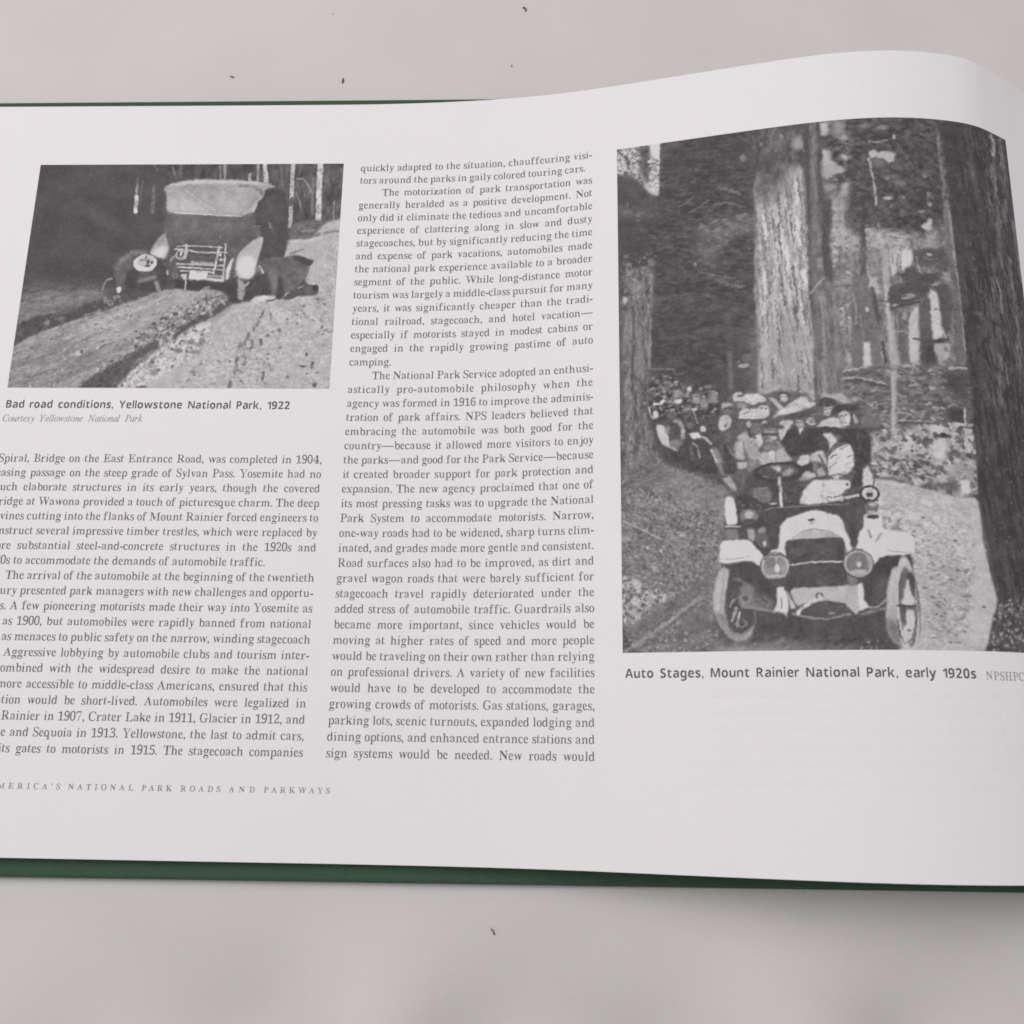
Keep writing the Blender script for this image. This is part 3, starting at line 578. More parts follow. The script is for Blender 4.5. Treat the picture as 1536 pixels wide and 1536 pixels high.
PICTURE_FOREST_ROAD = [
('N',[(-9,-124),(1255,-129),(1033,1475),(-25,1478)],8,49.0,40.8,0,103,6.1,1),('N',[(126,-1),(398,1),(361,735),(102,730),(99,390),(-2,165),(65,153),(126,184)],14,35.3,13.2,0.15,111,8.8,1),('N',[(126,-1),(398,1),(361,735),(102,730),(99,390),(-2,165),(65,153),(126,184)],12,15.4,5.3,0.12,113,8.8,0.8),('N',[(160,167),(380,200),(367,503),(134,476)],16,19.8,5.7,0.2,115,26.3,0.8),
('B',[(126,-1),(398,1),(361,735),(102,730),(99,390),(-2,165),(65,153),(126,184)],160,2.2,5.3,92,108,2.4,0.1,0.5,0.6),('B',[(126,-1),(398,1),(361,735),(102,730),(99,390),(-2,165),(65,153),(126,184)],120,2.2,5.7,70,80,2,0.1,0.5,0.6),('P',106,[(204,290),(278,269),(378,262),(384,314),(321,326),(239,326)],13.3,6.6,1),
('B',[(204,290),(278,269),(378,262),(384,314),(321,326),(239,326)],90,2.2,5.8,85,132,2.0,0.2,0.6,0.7),('P',100,[(221,323),(303,334),(282,413),(228,396)],13.1,6.6,1),('B',[(221,323),(303,334),(282,413),(228,396)],40,2.2,5.7,85,125,2.0,0.2,0.6,0.7),('P',100,[(-3,176),(74,198),(111,235),(64,243),(3,220)],11.2,6.7,1),
('B',[(-3,176),(74,198),(111,235),(64,243),(3,220)],50,2.2,5.8,84,122,2.0,0.2,0.6,0.7),('S',120,9.0,[(287,172),(312,180),(344,197)],0.8,3.4,2.7),('S',108,6.7,[(178,213),(202,201),(218,189)],0.8,1.8,2.2),('S',108,6.7,[(203,235),(233,223),(258,203)],0.8,1.8,2.2),('S',116,6.7,[(274,222),(307,221),(339,230),(357,243)],0.8,1.8,2.7),('S',112,3.7,[(312,90),(334,96)],0.7,1.8,0.9),
('S',105,4.5,[(175,165),(198,160)],0.6,1.8,0.9),('S',126,6.5,[(249,431),(281,443),(322,454)],0.8,4.3,3.2),('S',122,6.5,[(272,452),(307,472),(344,481)],0.8,4.3,3.2),('S',118,10.8,[(245,439),(289,458)],0.5,8.6,0.9),('E',132,215,398,5.4,5.4,0.8,3.3,0.0,0,0.9),('S',104,4.2,[(122,525),(145,511)],0.7,1.7,0.8),('S',104,6.4,[(233,518),(287,518)],0.5,6.4,0.9),
('S',98,16.9,[(298,555),(299,672),(297,824)],0.7,8.5,0.8),('S',118,10.4,[(299,672),(299,767)],0.7,6.2,0.8),('E',155,334,710,14.4,6.2,1,3.1,0.0,0,0.8),('E',112,344,689,12.4,12.4,0.7,6.2,0.0,0,0.8),('E',120,321,699,4.1,4.1,1,2.1,0.0,0,0.8),('P',166,[(-5,-2),(128,-7),(122,175),(107,168),(77,140),(56,113),(8,97),(-5,82)],2.7,5.7,1),
('B',[(-1,3),(83,1),(96,50),(73,144),(4,92)],130,2.1,6.0,84,130,1.2,0.3,1.2,0.8),('B',[(1,4),(68,5),(62,92),(4,84)],60,2.1,4.6,165,205,1.2,0,0.6,0.8),('P',86,[(-2,87),(37,97),(56,109),(77,144),(113,173),(126,184),(121,226),(-3,187)],5.6,5.6,1),('P',88,[(62,5),(91,-2),(98,32),(97,115),(81,126),(67,67)],5.0,6.9,0.85),('P',210,[(95,-8),(128,-11),(127,54),(113,48),(100,33),(97,10)],2.3,2.3,1),
('B',[(94,49),(125,54),(122,162),(88,146)],40,2.0,5.0,90,130,1.2,0,0.6,0.8),('B',[(94,49),(125,45),(122,162),(94,145)],35,2.1,5.0,175,205,1.2,0,0.6,0.8),('P',192,[(77,129),(121,132),(120,170),(94,158)],4.5,4.5,0.6),('S',84,5.1,[(128,-2),(124,175)],1,1.9,0.9),('S',140,4.5,[(30,191),(28,178)],0.7,1.8,0.9),
('P',112,[(5,389),(105,391),(99,472),(91,592),(86,690),(82,786),(88,863),(101,939),(123,1000),(-2,992)],4.1,2.5,1),('N',[(5,389),(105,391),(99,472),(91,592),(86,690),(82,786),(88,863),(101,939),(123,1000),(-2,992)],38,10.2,57.4,0.02,121,4.1,1),('N',[(5,389),(105,391),(99,472),(91,592),(86,690),(82,786),(88,863),(101,939),(123,1000),(-2,992)],24,4.5,16.4,0.05,123,4.1,1),
('P',92,[(-3,377),(13,379),(12,702),(16,971),(-2,979)],4.1,1.2,0.8),('S',150,6.3,[(89,551),(86,631),(82,689)],0.8,4.2,0.8),('S',132,25.1,[(58,588),(51,706)],0.7,12.6,0.8),('S',136,21.2,[(24,524),(30,665)],0.6,12.7,0.8),('S',80,6.3,[(44,526),(41,626),(34,724)],0.8,4.2,0.8),('E',176,19,483,6.4,12.8,1,4.3,0.0,0,0.9),('E',84,21,463,8.5,10.7,1,6.4,0.0,0,0.9),('E',140,95,379,10.9,13.0,0.6,6.5,0.0,0,0.9),
('B',[(5,336),(109,350),(105,483),(8,461)],60,2.2,5.6,84,140,1.3,1.2,0.6,0.8),('B',[(5,389),(105,391),(99,472),(91,592),(86,690),(82,786),(88,863),(101,939),(123,1000),(-2,992)],110,1.6,4.1,84,140,1.3,1.4,0.4,0.8),('S',140,8.6,[(23,432),(24,381)],0.5,6.4,0.9),
('P',168,[(385,142),(514,106),(521,301),(520,441),(512,519),(520,623),(523,720),(521,844),(367,833),(374,679),(372,478),(384,242)],3.4,2.6,1),('N',[(385,142),(514,106),(521,301),(520,441),(512,519),(520,623),(523,720),(521,844),(367,833),(374,679),(372,478),(384,242)],46,8.6,85.7,-0.06,131,4.3,0.8),
('N',[(385,142),(514,106),(521,301),(520,441),(512,519),(520,623),(523,720),(521,844),(367,833),(374,679),(372,478),(384,242)],30,4.3,12.9,-0.05,133,4.3,0.8),('P',150,[(374,582),(523,578),(521,844),(363,833)],28.9,1.2,0.8),('S',96,2.4,[(428,260),(430,290),(430,319)],0.85,2.7,3.6),('S',98,3.2,[(496,681),(499,719),(503,757)],0.85,2.5,3.3),('S',116,4.1,[(419,261),(422,285),(421,308)],0.85,2.7,3.6),
('S',108,3.8,[(500,325),(503,351),(504,377)],0.85,2.7,3.5),('S',109,3.4,[(514,261),(516,298),(520,334)],0.85,2.7,3.6),('S',115,3.5,[(460,256),(463,304),(465,350)],0.85,2.7,3.6),('S',114,3.2,[(502,550),(505,593),(510,636)],0.85,2.5,3.4),('S',100,3.9,[(466,463),(466,484),(469,505)],0.85,2.6,3.5),('S',106,3.1,[(388,570),(390,595),(390,619)],0.85,2.5,3.4),
('S',97,3.6,[(526,329),(528,358),(531,388)],0.85,2.7,3.5),('S',107,4.0,[(425,644),(426,669),(428,694)],0.85,2.5,3.3),('S',108,2.7,[(401,334),(404,375),(403,416)],0.85,2.6,3.5),('S',110,4.1,[(410,474),(413,491),(411,508)],0.85,2.6,3.4),('S',100,4.0,[(468,768),(470,784),(470,799)],0.85,2.5,3.3),('S',113,2.6,[(427,756),(429,789),(431,823)],0.85,2.5,3.3),
('S',117,3.0,[(455,284),(455,313),(458,342)],0.85,2.7,3.6),('S',101,2.9,[(400,298),(403,340),(403,381)],0.85,2.7,3.5),('S',94,2.3,[(516,464),(517,487),(520,509)],0.85,2.6,3.5),('S',105,2.8,[(485,296),(488,314),(488,332)],0.85,2.7,3.6),('S',103,4.2,[(401,514),(404,555),(404,594)],0.85,2.6,3.4),('S',103,2.7,[(420,446),(423,464),(421,480)],0.85,2.6,3.5),
('S',99,2.7,[(494,506),(495,523),(497,540)],0.85,2.6,3.4),('S',93,4.0,[(406,712),(408,732),(408,751)],0.85,2.5,3.3),('S',109,3.9,[(518,452),(523,497),(526,541)],0.85,2.6,3.5),('S',115,4.2,[(463,259),(466,282),(465,306)],0.85,2.7,3.6),('S',109,3.8,[(425,592),(429,632),(429,672)],0.85,2.5,3.4),('S',116,4.1,[(466,613),(466,636),(469,660)],0.85,2.5,3.4),
('S',93,3.9,[(498,772),(500,806),(505,841)],0.85,2.5,3.3),('S',96,3.4,[(507,605),(508,623),(510,640)],0.85,2.5,3.4),('S',92,3.9,[(470,750),(471,772),(474,793)],0.85,2.5,3.3),('S',112,4.2,[(513,279),(516,322),(520,364)],0.85,2.7,3.6),('S',101,4.2,[(510,331),(514,369),(516,407)],0.85,2.7,3.5),('S',93,3.4,[(447,518),(448,534),(449,551)],0.85,2.6,3.4),
('S',101,3.7,[(495,570),(497,590),(499,610)],0.85,2.5,3.4),('S',94,3.2,[(378,691),(382,732),(380,772)],0.85,2.5,3.3),('S',105,4.3,[(495,395),(495,419),(498,442)],0.85,2.6,3.5),('S',105,3.0,[(397,568),(403,611),(400,654)],0.85,2.5,3.4),('S',97,2.9,[(501,248),(506,293),(508,338)],0.85,2.7,3.6),('S',115,2.4,[(432,674),(433,694),(435,715)],0.85,2.5,3.3),
('S',116,3.7,[(455,407),(456,440),(459,474)],0.85,2.6,3.5),('S',111,3.2,[(425,526),(427,557),(428,588)],0.85,2.6,3.4),('S',112,4.1,[(408,700),(411,726),(411,752)],0.85,2.5,3.3),('S',116,3.1,[(471,569),(474,594),(475,619)],0.85,2.5,3.4),('S',108,3.0,[(415,712),(418,751),(419,790)],0.85,2.5,3.3),('S',95,2.4,[(491,425),(493,462),(497,499)],0.85,2.6,3.5),
('S',102,3.5,[(502,315),(505,361),(509,406)],0.85,2.7,3.5),('S',116,2.6,[(479,261),(483,291),(483,321)],0.85,2.7,3.6),('S',93,4.3,[(434,382),(437,399),(436,416)],0.85,2.6,3.5),('S',96,3.3,[(481,683),(485,727),(488,771)],0.85,2.5,3.3),('S',117,2.3,[(448,754),(452,792),(453,830)],0.85,2.5,3.3),('S',114,2.7,[(467,647),(471,681),(472,715)],0.85,2.5,3.3),
('S',110,2.8,[(436,559),(439,603),(441,646)],0.85,2.5,3.4),('S',115,3.0,[(425,574),(429,621),(429,667)],0.85,2.5,3.4),('S',92,2.6,[(499,379),(502,409),(504,438)],0.85,2.6,3.5),('S',117,3.4,[(473,572),(474,599),(477,626)],0.85,2.5,3.4),('S',116,3.3,[(382,769),(386,814),(385,858)],0.85,2.4,3.3),('S',116,4.2,[(404,352),(407,376),(405,399)],0.85,2.6,3.5),
('S',117,2.6,[(412,341),(416,368),(414,393)],0.85,2.6,3.5),('S',99,3.2,[(473,533),(476,578),(480,623)],0.85,2.6,3.4),('S',95,2.4,[(411,214),(415,241),(413,268)],0.85,2.7,3.6),('S',188,4.4,[(413,684),(414,714)],0.7,2.9,2.9),('S',184,4.5,[(494,686),(495,716)],0.7,2.9,2.9),('S',175,5.1,[(475,518),(476,543)],0.7,3.0,3.0),('S',191,3.5,[(458,258),(458,276)],0.7,3.1,3.1),
('S',179,3.7,[(430,580),(432,615)],0.7,3.0,3.0),('S',172,5.7,[(451,236),(453,273)],0.7,3.1,3.1),('S',190,3.4,[(413,301),(415,337)],0.7,3.1,3.1),('S',176,5.1,[(456,476),(457,508)],0.7,3.0,3.0),('S',193,3.6,[(504,599),(505,636)],0.7,2.9,2.9),('S',174,4.3,[(482,662),(483,689)],0.7,2.9,2.9),('S',192,4.5,[(505,391),(506,421)],0.7,3.1,3.1),('S',191,4.5,[(388,550),(388,568)],0.7,3.0,3.0),
('S',179,4.9,[(415,687),(416,715)],0.7,2.9,2.9),('S',186,4.5,[(486,692),(487,727)],0.7,2.9,2.9),('S',180,2.8,[(461,503),(462,542)],0.7,3.0,3.0),('S',185,3.3,[(475,489),(476,516)],0.7,3.0,3.0),('S',192,4.9,[(422,255),(423,290)],0.7,3.1,3.1),('S',183,2.5,[(389,727),(391,760)],0.7,2.9,2.9),('S',172,4.7,[(488,555),(489,584)],0.7,3.0,3.0),('S',180,5.3,[(391,470),(391,486)],0.7,3.0,3.0),
('S',181,4.3,[(471,652),(471,672)],0.7,2.9,2.9),('S',189,5.2,[(392,435),(394,474)],0.7,3.0,3.0),('S',188,3.8,[(419,583),(420,616)],0.7,3.0,3.0),('S',193,3.6,[(420,226),(421,264)],0.7,3.1,3.1),('S',191,3.6,[(483,443),(484,472)],0.7,3.0,3.0),('S',173,3.4,[(470,361),(471,388)],0.7,3.1,3.1),('S',189,2.7,[(412,696),(412,711)],0.7,2.9,2.9),('S',177,5.6,[(518,319),(519,333)],0.7,3.1,3.1),
('S',175,3.5,[(459,689),(460,713)],0.7,2.9,2.9),('S',177,4.9,[(431,736),(431,752)],0.7,2.9,2.9),('S',184,4.4,[(389,723),(390,742)],0.7,2.9,2.9),('S',176,4.9,[(511,269),(512,306)],0.7,3.1,3.1),('S',177,2.6,[(383,619),(384,635)],0.7,2.9,2.9),('S',185,3.7,[(431,395),(432,435)],0.7,3.1,3.1),('S',193,5.6,[(518,322),(519,340)],0.7,3.1,3.1),('S',192,4.5,[(459,733),(459,746)],0.7,2.9,2.9),
('S',176,2.9,[(460,665),(461,679)],0.7,2.9,2.9),('S',180,4.8,[(445,511),(446,538)],0.7,3.0,3.0),('S',175,3.2,[(483,624),(484,637)],0.7,2.9,2.9),('S',186,3.6,[(414,522),(415,539)],0.7,3.0,3.0),('S',92,4.5,[(448,210),(449,292),(443,322),(446,393)],0.9,1.8,3.4),('S',92,4.5,[(500,175),(505,238)],0.9,1.8,2.7),('S',90,5.3,[(476,279),(479,336),(479,361)],0.9,1.8,2.7),
('S',92,4.0,[(408,225),(412,287),(418,319)],0.8,1.8,3.4),('S',90,4.3,[(475,436),(476,486),(481,554)],0.9,1.7,3.3),('S',94,4.3,[(441,422),(442,482),(447,551)],0.8,1.7,3.3),('E',96,474,563,8.5,10.6,0.8,6.4,0.0,0,0.8),('S',100,9.0,[(385,221),(380,465),(378,660)],0.45,9.0,0.9),('S',130,11.4,[(519,146),(523,321),(519,519)],0.6,9.1,0.9),
('P',98,[(387,-33),(536,-42),(518,98),(509,134),(472,155),(434,208),(406,225),(380,242)],16.0,11.4,1),('P',112,[(397,223),(445,157),(481,156),(469,212),(431,269)],18.1,1.4,0.55),('N',[(387,-33),(536,-32),(518,136),(397,223)],26,16.2,32.3,0.2,141,9.2,1),('B',[(385,-1),(526,-12),(499,144),(389,201)],60,2.3,5.5,80,126,1.4,1.3,0.6,0.8),('S',150,7.0,[(464,29),(465,46)],0.7,4.7,0.9),
('E',158,506,60,16.2,20.9,0.75,9.3,0.0,0,0.9),('S',150,4.6,[(518,62),(520,90)],0.7,1.9,0.9),('E',148,490,145,11.4,13.7,0.6,6.9,0.0,0,0.9),('E',130,358,85,9.2,11.5,0.8,4.6,0.0,0,0.9),('S',140,4.5,[(383,179),(386,246)],0.7,3.4,0.9),('S',125,4.7,[(388,23),(391,45)],0.7,1.9,0.9),('P',92,[(526,-22),(964,-30),(925,346),(671,344),(525,321)],4.5,1.4,1),
('P',132,[(579,226),(927,326),(902,751),(579,752)],10.7,1.3,1),('N',[(588,-3),(940,-5),(884,752),(559,751)],26,19.7,26.3,0.3,151,8.8,1),('N',[(588,-14),(953,-24),(916,337),(586,318)],30,16.0,11.4,0.3,155,9.1,0.8),('N',[(588,-14),(953,-24),(885,734),(561,732)],22,6.6,5.7,0.2,157,8.8,0.8),('B',[(587,7),(920,-2),(889,310),(587,308)],40,2.7,6.8,120,140,1.8,0.2,0.6,0.5),
('P',175,[(566,2),(593,2),(591,40),(578,49),(566,43)],3.5,3.5,1),('P',142,[(600,2),(637,2),(634,54),(602,53)],7.0,7.0,1),('E',150,630,58,16.3,7.0,1,4.7,0.0,0,3.5),('P',166,[(566,91),(593,92),(597,130),(626,156),(616,172),(587,183),(565,179)],3.7,4.6,1),('P',168,[(615,107),(634,113),(649,125),(636,130),(619,118)],3.2,3.5,1),('P',146,[(569,194),(594,194),(605,214),(571,221)],5.7,4.5,1),
('P',165,[(612,202),(632,196),(643,215),(633,235),(612,237)],4.5,4.5,1),('P',154,[(584,242),(621,234),(673,235),(669,271),(627,281),(605,297),(610,326),(642,356),(653,373),(646,451),(571,446)],5.5,6.7,1),('P',128,[(574,396),(651,402),(644,509),(587,525),(576,485)],13.0,1.3,1),('N',[(584,242),(673,235),(641,528),(573,524)],26,13.2,15.3,0.6,161,6.6,1),
('B',[(583,246),(671,243),(642,509),(575,505)],80,2.2,5.3,100,180,1.6,0.2,0.6,0.8),('P',96,[(608,293),(649,280),(696,285),(703,335),(671,344),(644,352),(613,326)],7.8,8.9,1),('B',[(608,293),(696,285),(702,345),(636,352)],40,2.2,5.8,80,125,1.8,0.1,0.6,0.8),('S',86,5.7,[(589,181),(616,172),(648,160)],0.8,4.5,3.4),('S',100,3.4,[(567,224),(610,216)],0.8,1.8,2.3),
('P',84,[(650,129),(684,152),(699,194),(697,265),(671,245),(649,211)],9.1,6.8,1),('P',168,[(691,104),(708,99),(722,114),(746,110),(764,117),(759,135),(747,143),(730,129),(711,124),(693,134)],3.7,3.7,1),('E',142,706,72,20.9,7.0,0.8,4.6,0.0,0,4.6),('E',150,764,63,5.8,7.0,1,2.8,0.0,0,0.9),('E',120,734,31,16.4,11.7,0.6,7.0,0.0,0,4.7),('E',118,688,25,16.4,7.0,0.6,7.0,0.0,0,0.9),
('E',118,711,149,9.2,6.9,0.7,4.6,0.0,0,0.9),('E',150,735,191,4.5,3.6,1,1.8,0.0,0,0.9),('E',112,775,205,13.6,9.1,0.6,6.8,0.0,0,0.9),('E',160,728,251,13.5,6.7,1,3.6,0.0,0,3.1),('E',128,837,178,4.6,5.7,1,2.7,0.0,0,0.9),('E',136,842,253,6.7,13.5,0.7,4.5,0.0,0,0.9),('E',142,819,289,6.7,3.6,1,1.8,0.0,0,0.9),('P',178,[(815,331),(835,316),(846,309),(843,345),(834,348),(818,343)],3.1,2.7,1),
('E',120,843,267,9.0,6.7,0.7,4.5,0.0,0,0.9),('P',84,[(526,-16),(544,-18),(533,241),(518,480),(521,673),(518,831),(508,831),(517,623),(511,518),(521,301)],3.5,1.7,1),('P',114,[(542,-14),(569,-10),(559,244),(554,444),(575,505),(583,583),(588,663),(584,835),(518,831),(523,635),(521,480),(531,241)],3.5,1.7,1),
('P',86,[(560,-11),(569,-12),(564,162),(561,244),(582,246),(581,307),(570,406),(574,485),(558,493),(557,399),(556,264),(555,140)],3.6,2.2,1),('N',[(542,-9),(570,-6),(589,602),(581,826),(519,822)],24,7.6,47.6,-0.06,171,4.3,1),('S',150,13.1,[(543,423),(545,447)],0.8,6.5,0.9),('S',148,8.5,[(541,521),(544,589),(541,674),(533,805)],0.8,6.4,2.1),('S',140,6.9,[(542,118),(544,170)],0.6,4.6,0.9),
('S',130,9.0,[(541,262),(544,384)],0.5,6.7,0.9),('S',168,5.3,[(516,519),(536,493),(552,479)],0.8,3.2,0.9),('S',165,4.3,[(580,495),(610,488),(621,492)],0.8,1.7,2.1),('S',90,5.4,[(581,505),(619,504)],0.7,1.7,0.9),('P',84,[(657,323),(672,324),(661,491),(645,490)],3.5,1.3,1),('P',108,[(639,486),(664,487),(665,530),(687,550),(683,749),(623,747),(622,642)],4.2,2.5,1),
('N',[(635,489),(693,511),(680,747),(623,745)],18,8.4,42.0,0,181,4.2,1),('P',76,[(670,510),(684,549),(685,645),(682,626),(670,559)],3.2,1.3,1),('P',180,[(642,666),(659,664),(655,733),(635,740)],3.7,2.1,1),('S',186,4.3,[(625,508),(625,570),(626,616)],0.9,1.7,0.9),('S',166,4.2,[(625,616),(592,629)],0.7,1.7,2.1),('P',160,[(583,556),(601,568),(613,600),(608,622),(584,617)],5.3,4.2,0.7),
('B',[(582,554),(622,566),(617,632),(580,630)],24,2.1,4.2,90,190,1.5,0,0.6,0.8),('P',170,[(594,701),(617,708),(614,728),(595,721)],4.1,1.2,0.8),('E',190,655,579,5.3,6.4,1,3.2,0.0,0,0.8),('P',165,[(662,475),(705,473),(705,540),(687,550),(673,514),(663,529)],6.4,6.4,1),('B',[(671,344),(776,346),(747,493),(661,491)],120,2.2,5.7,120,200,1.3,1.2,0.6,0.8),
('P',158,[(670,354),(714,345),(698,492),(664,491)],8.7,6.5,0.5),('P',162,[(725,365),(761,356),(754,444),(720,502)],6.5,6.5,0.6),('S',168,6.9,[(689,131),(691,177),(697,224),(700,271)],1,1.8,1.4),('S',150,5.8,[(702,321),(706,365),(709,410)],1,1.8,1.3),('P',156,[(708,405),(720,405),(713,569),(719,645),(722,701),(726,757),(706,929),(691,929),(702,757),(702,645),(704,531)],2.5,1.7,1),
('S',178,4.7,[(707,531),(709,626),(710,720)],0.8,3.2,0.9),('N',[(708,405),(753,405),(712,929),(689,929)],16,4.2,25.0,0,191,3.1,1),('S',100,3.8,[(724,589),(720,664)],0.8,1.7,0.8),('S',150,4.2,[(729,585),(726,645)],0.8,1.7,0.8),('P',190,[(753,411),(783,407),(781,454),(760,477),(751,454)],3.5,2.6,1),('P',118,[(732,573),(765,566),(752,729),(728,735)],5.2,3.1,1),
('P',150,[(742,589),(757,585),(756,611),(742,615)],6.3,1.3,0.6),('P',172,[(764,573),(790,560),(783,660),(777,734),(751,742)],2.9,1.7,1),('P',98,[(791,546),(820,540),(816,663),(824,733),(777,738)],2.9,1.7,1),('P',182,[(822,518),(842,514),(843,586),(845,658),(820,663),(820,587)],2.5,2.1,1),('P',84,[(843,506),(879,496),(876,603),(864,653),(849,658),(843,586)],4.2,3.2,1),
('P',158,[(823,674),(859,668),(860,698),(847,721),(827,728)],3.7,3.1,1),('S',74,7.1,[(773,663),(793,665),(829,664),(864,657)],1,1.7,0.8),('P',86,[(781,668),(823,668),(811,682),(790,682)],4.2,1.2,0.8),('P',84,[(716,512),(760,499),(785,489),(811,463),(835,452),(863,470),(858,505),(826,516),(787,558),(740,573),(717,585)],4.3,6.4,1),
('B',[(717,516),(790,492),(859,474),(787,558),(717,581)],46,2.1,5.1,74,128,1.8,-0.2,0.6,0.8),('B',[(747,531),(783,523),(784,554),(750,562)],14,2.1,4.3,150,185,1.6,-0.3,0.6,0.8),('S',84,5.6,[(752,470),(785,458),(807,449)],0.9,1.7,3.2),('S',80,6.5,[(740,483),(780,473)],0.8,1.7,3.2),('P',84,[(785,407),(891,397),(876,453),(831,462),(796,453)],6.5,6.5,1),
('S',160,3.9,[(796,430),(802,463),(808,478)],0.9,1.7,0.9),('E',165,831,415,8.7,4.4,1,3.3,0.0,0,0.9),('P',132,[(737,346),(749,356),(774,370),(809,385),(810,408),(736,409)],6.6,1.3,0.4),('S',140,10.7,[(578,524),(571,724)],0.7,3.8,3.0),('S',165,6.7,[(613,249),(607,393)],0.7,4.0,3.1),('S',150,8.8,[(629,341),(624,508)],0.7,4.0,3.1),('S',165,10.9,[(686,398),(679,549)],0.7,3.9,3.1),
('S',172,13.2,[(706,359),(699,502)],0.7,4.0,3.1),('S',176,11.0,[(739,360),(734,470)],0.7,4.0,3.1),('S',188,19.7,[(769,411),(766,470)],0.7,3.9,3.1),('S',126,8.4,[(622,633),(618,739)],0.7,3.8,2.9),('S',96,10.5,[(670,653),(666,748)],0.7,3.8,2.9),('S',118,8.5,[(701,588),(695,749)],0.7,3.8,3.0),('S',104,12.7,[(743,585),(734,735)],0.7,3.8,3.0),('S',140,6.3,[(753,608),(747,720)],0.7,3.8,3.0),
('S',98,11.1,[(823,344),(820,398)],0.7,4.0,3.1),('S',150,8.8,[(796,359),(790,454)],0.7,4.0,3.1),('S',140,6.6,[(846,353),(844,397)],0.7,4.0,3.1),('S',108,8.9,[(872,312),(866,395)],0.7,4.0,3.1),('S',96,6.4,[(604,526),(600,641)],0.7,3.8,3.0),('S',90,6.7,[(583,246),(580,327)],0.7,4.0,3.1),
('P',84,[(716,512),(760,499),(785,489),(811,463),(835,452),(863,470),(858,505),(826,516),(787,558),(740,573),(717,585)],6.4,8.6,0.8),('N',[(716,444),(887,429),(869,527),(722,588)],26,8.6,5.6,-0.3,195,8.6,0.8),('P',88,[(659,-3),(894,-12),(887,203),(890,270),(868,339),(799,356),(723,343),(672,328),(621,305),(644,136)],7.5,5.3,1),
('N',[(642,-11),(894,-12),(887,371),(637,339)],22,13.7,9.1,0.3,301,6.8,0.8),('P',172,[(691,104),(706,100),(720,113),(732,106),(762,110),(762,130),(747,142),(730,130),(710,123),(695,127)],2.3,3.5,1),('S',150,5.4,[(696,75),(713,78),(747,72)],0.9,2.7,1.9),('E',166,764,63,5.4,7.8,0.9,3.1,0.0,0,1.6),('E',132,734,33,15.6,7.0,0.9,6.2,0.0,0,1.6),('E',126,687,24,19.5,7.0,0.9,6.2,0.0,0,1.6),
('P',120,[(700,133),(730,134),(738,147),(713,157),(699,150)],4.6,3.8,1),('S',174,5.7,[(691,129),(697,180),(701,228),(701,269)],0.9,2.7,1.9),('S',152,4.8,[(703,326),(705,352),(707,379)],0.9,2.6,1.8),('S',150,3.4,[(721,288),(743,273)],0.9,2.6,1.9),('S',124,3.0,[(724,286),(744,303)],0.9,2.6,1.9),('E',150,735,190,6.1,4.5,0.9,3.0,0.0,0,1.5),('E',134,772,206,14.4,9.1,0.7,6.0,0.0,0,1.5),
('E',114,747,185,22.8,6.8,0.9,6.1,0.0,0,1.5),('E',168,733,251,14.2,5.6,0.9,3.0,0.0,0,1.5),('E',122,838,180,6.8,8.3,0.9,3.0,0.0,0,1.5),('E',136,846,237,5.6,8.3,0.9,3.0,0.0,0,1.5),('E',150,845,267,6.7,6.7,0.9,3.0,0.0,0,1.5),('E',156,820,289,9.7,3.7,0.9,3.0,0.0,0,1.5),('P',178,[(814,337),(826,325),(832,321),(839,309),(849,310),(844,346),(824,343)],2.2,1.8,1),
('E',114,768,297,8.2,11.2,0.9,5.2,0.0,0,1.5),('E',150,775,250,4.1,3.4,0.9,3.0,0.0,0,1.5),('P',150,[(815,378),(840,371),(855,380),(849,410),(812,411)],5.1,3.7,1),('P',154,[(671,336),(694,339),(708,376),(722,356),(758,350),(778,363),(778,389),(794,412),(669,410)],3.7,3.7,1),('N',[(671,336),(782,350),(794,412),(669,410)],30,11.0,8.8,0.2,303,4.4,0.8),
('S',170,3.3,[(722,359),(751,368),(779,386)],0.7,2.6,1.8),('S',96,3.7,[(730,366),(765,371)],0.7,2.6,1.8),('S',126,8.5,[(889,48),(886,111),(888,159),(892,203),(886,244)],0.9,2.7,1.9),('P',122,[(884,249),(902,249),(903,336),(904,405),(880,407),(881,305)],2.2,1.8,1),('S',162,4.5,[(899,280),(900,336),(902,399)],0.9,2.6,1.9),('S',100,3.0,[(887,271),(888,337),(885,400)],0.7,2.6,1.9),
('P',122,[(632,405),(909,401),(897,736),(610,739)],3.5,1.8,0.85),('P',104,[(650,393),(668,394),(662,485),(644,484)],2.2,1.8,1),('P',130,[(668,400),(716,402),(707,483),(664,482)],2.2,2.9,1),('N',[(632,405),(912,401),(897,736),(610,739)],26,6.4,10.6,0,305,6.4,0.8),('P',168,[(664,479),(687,486),(695,531),(680,537),(668,514)],2.1,2.9,1),
('P',112,[(622,476),(658,482),(662,514),(671,550),(678,607),(678,726),(654,744),(604,742)],2.1,1.8,1),('P',86,[(668,511),(679,515),(688,588),(685,629),(678,607),(671,550)],2.1,1.8,1),('S',152,3.6,[(624,531),(629,586),(624,617)],0.9,2.5,1.8),('E',186,655,576,5.3,7.1,0.9,2.8,0.0,0,1.4),('P',187,[(640,669),(657,668),(655,735),(635,740)],2.1,1.7,1),('S',80,6.9,[(689,670),(692,726)],0.9,2.4,1.7),
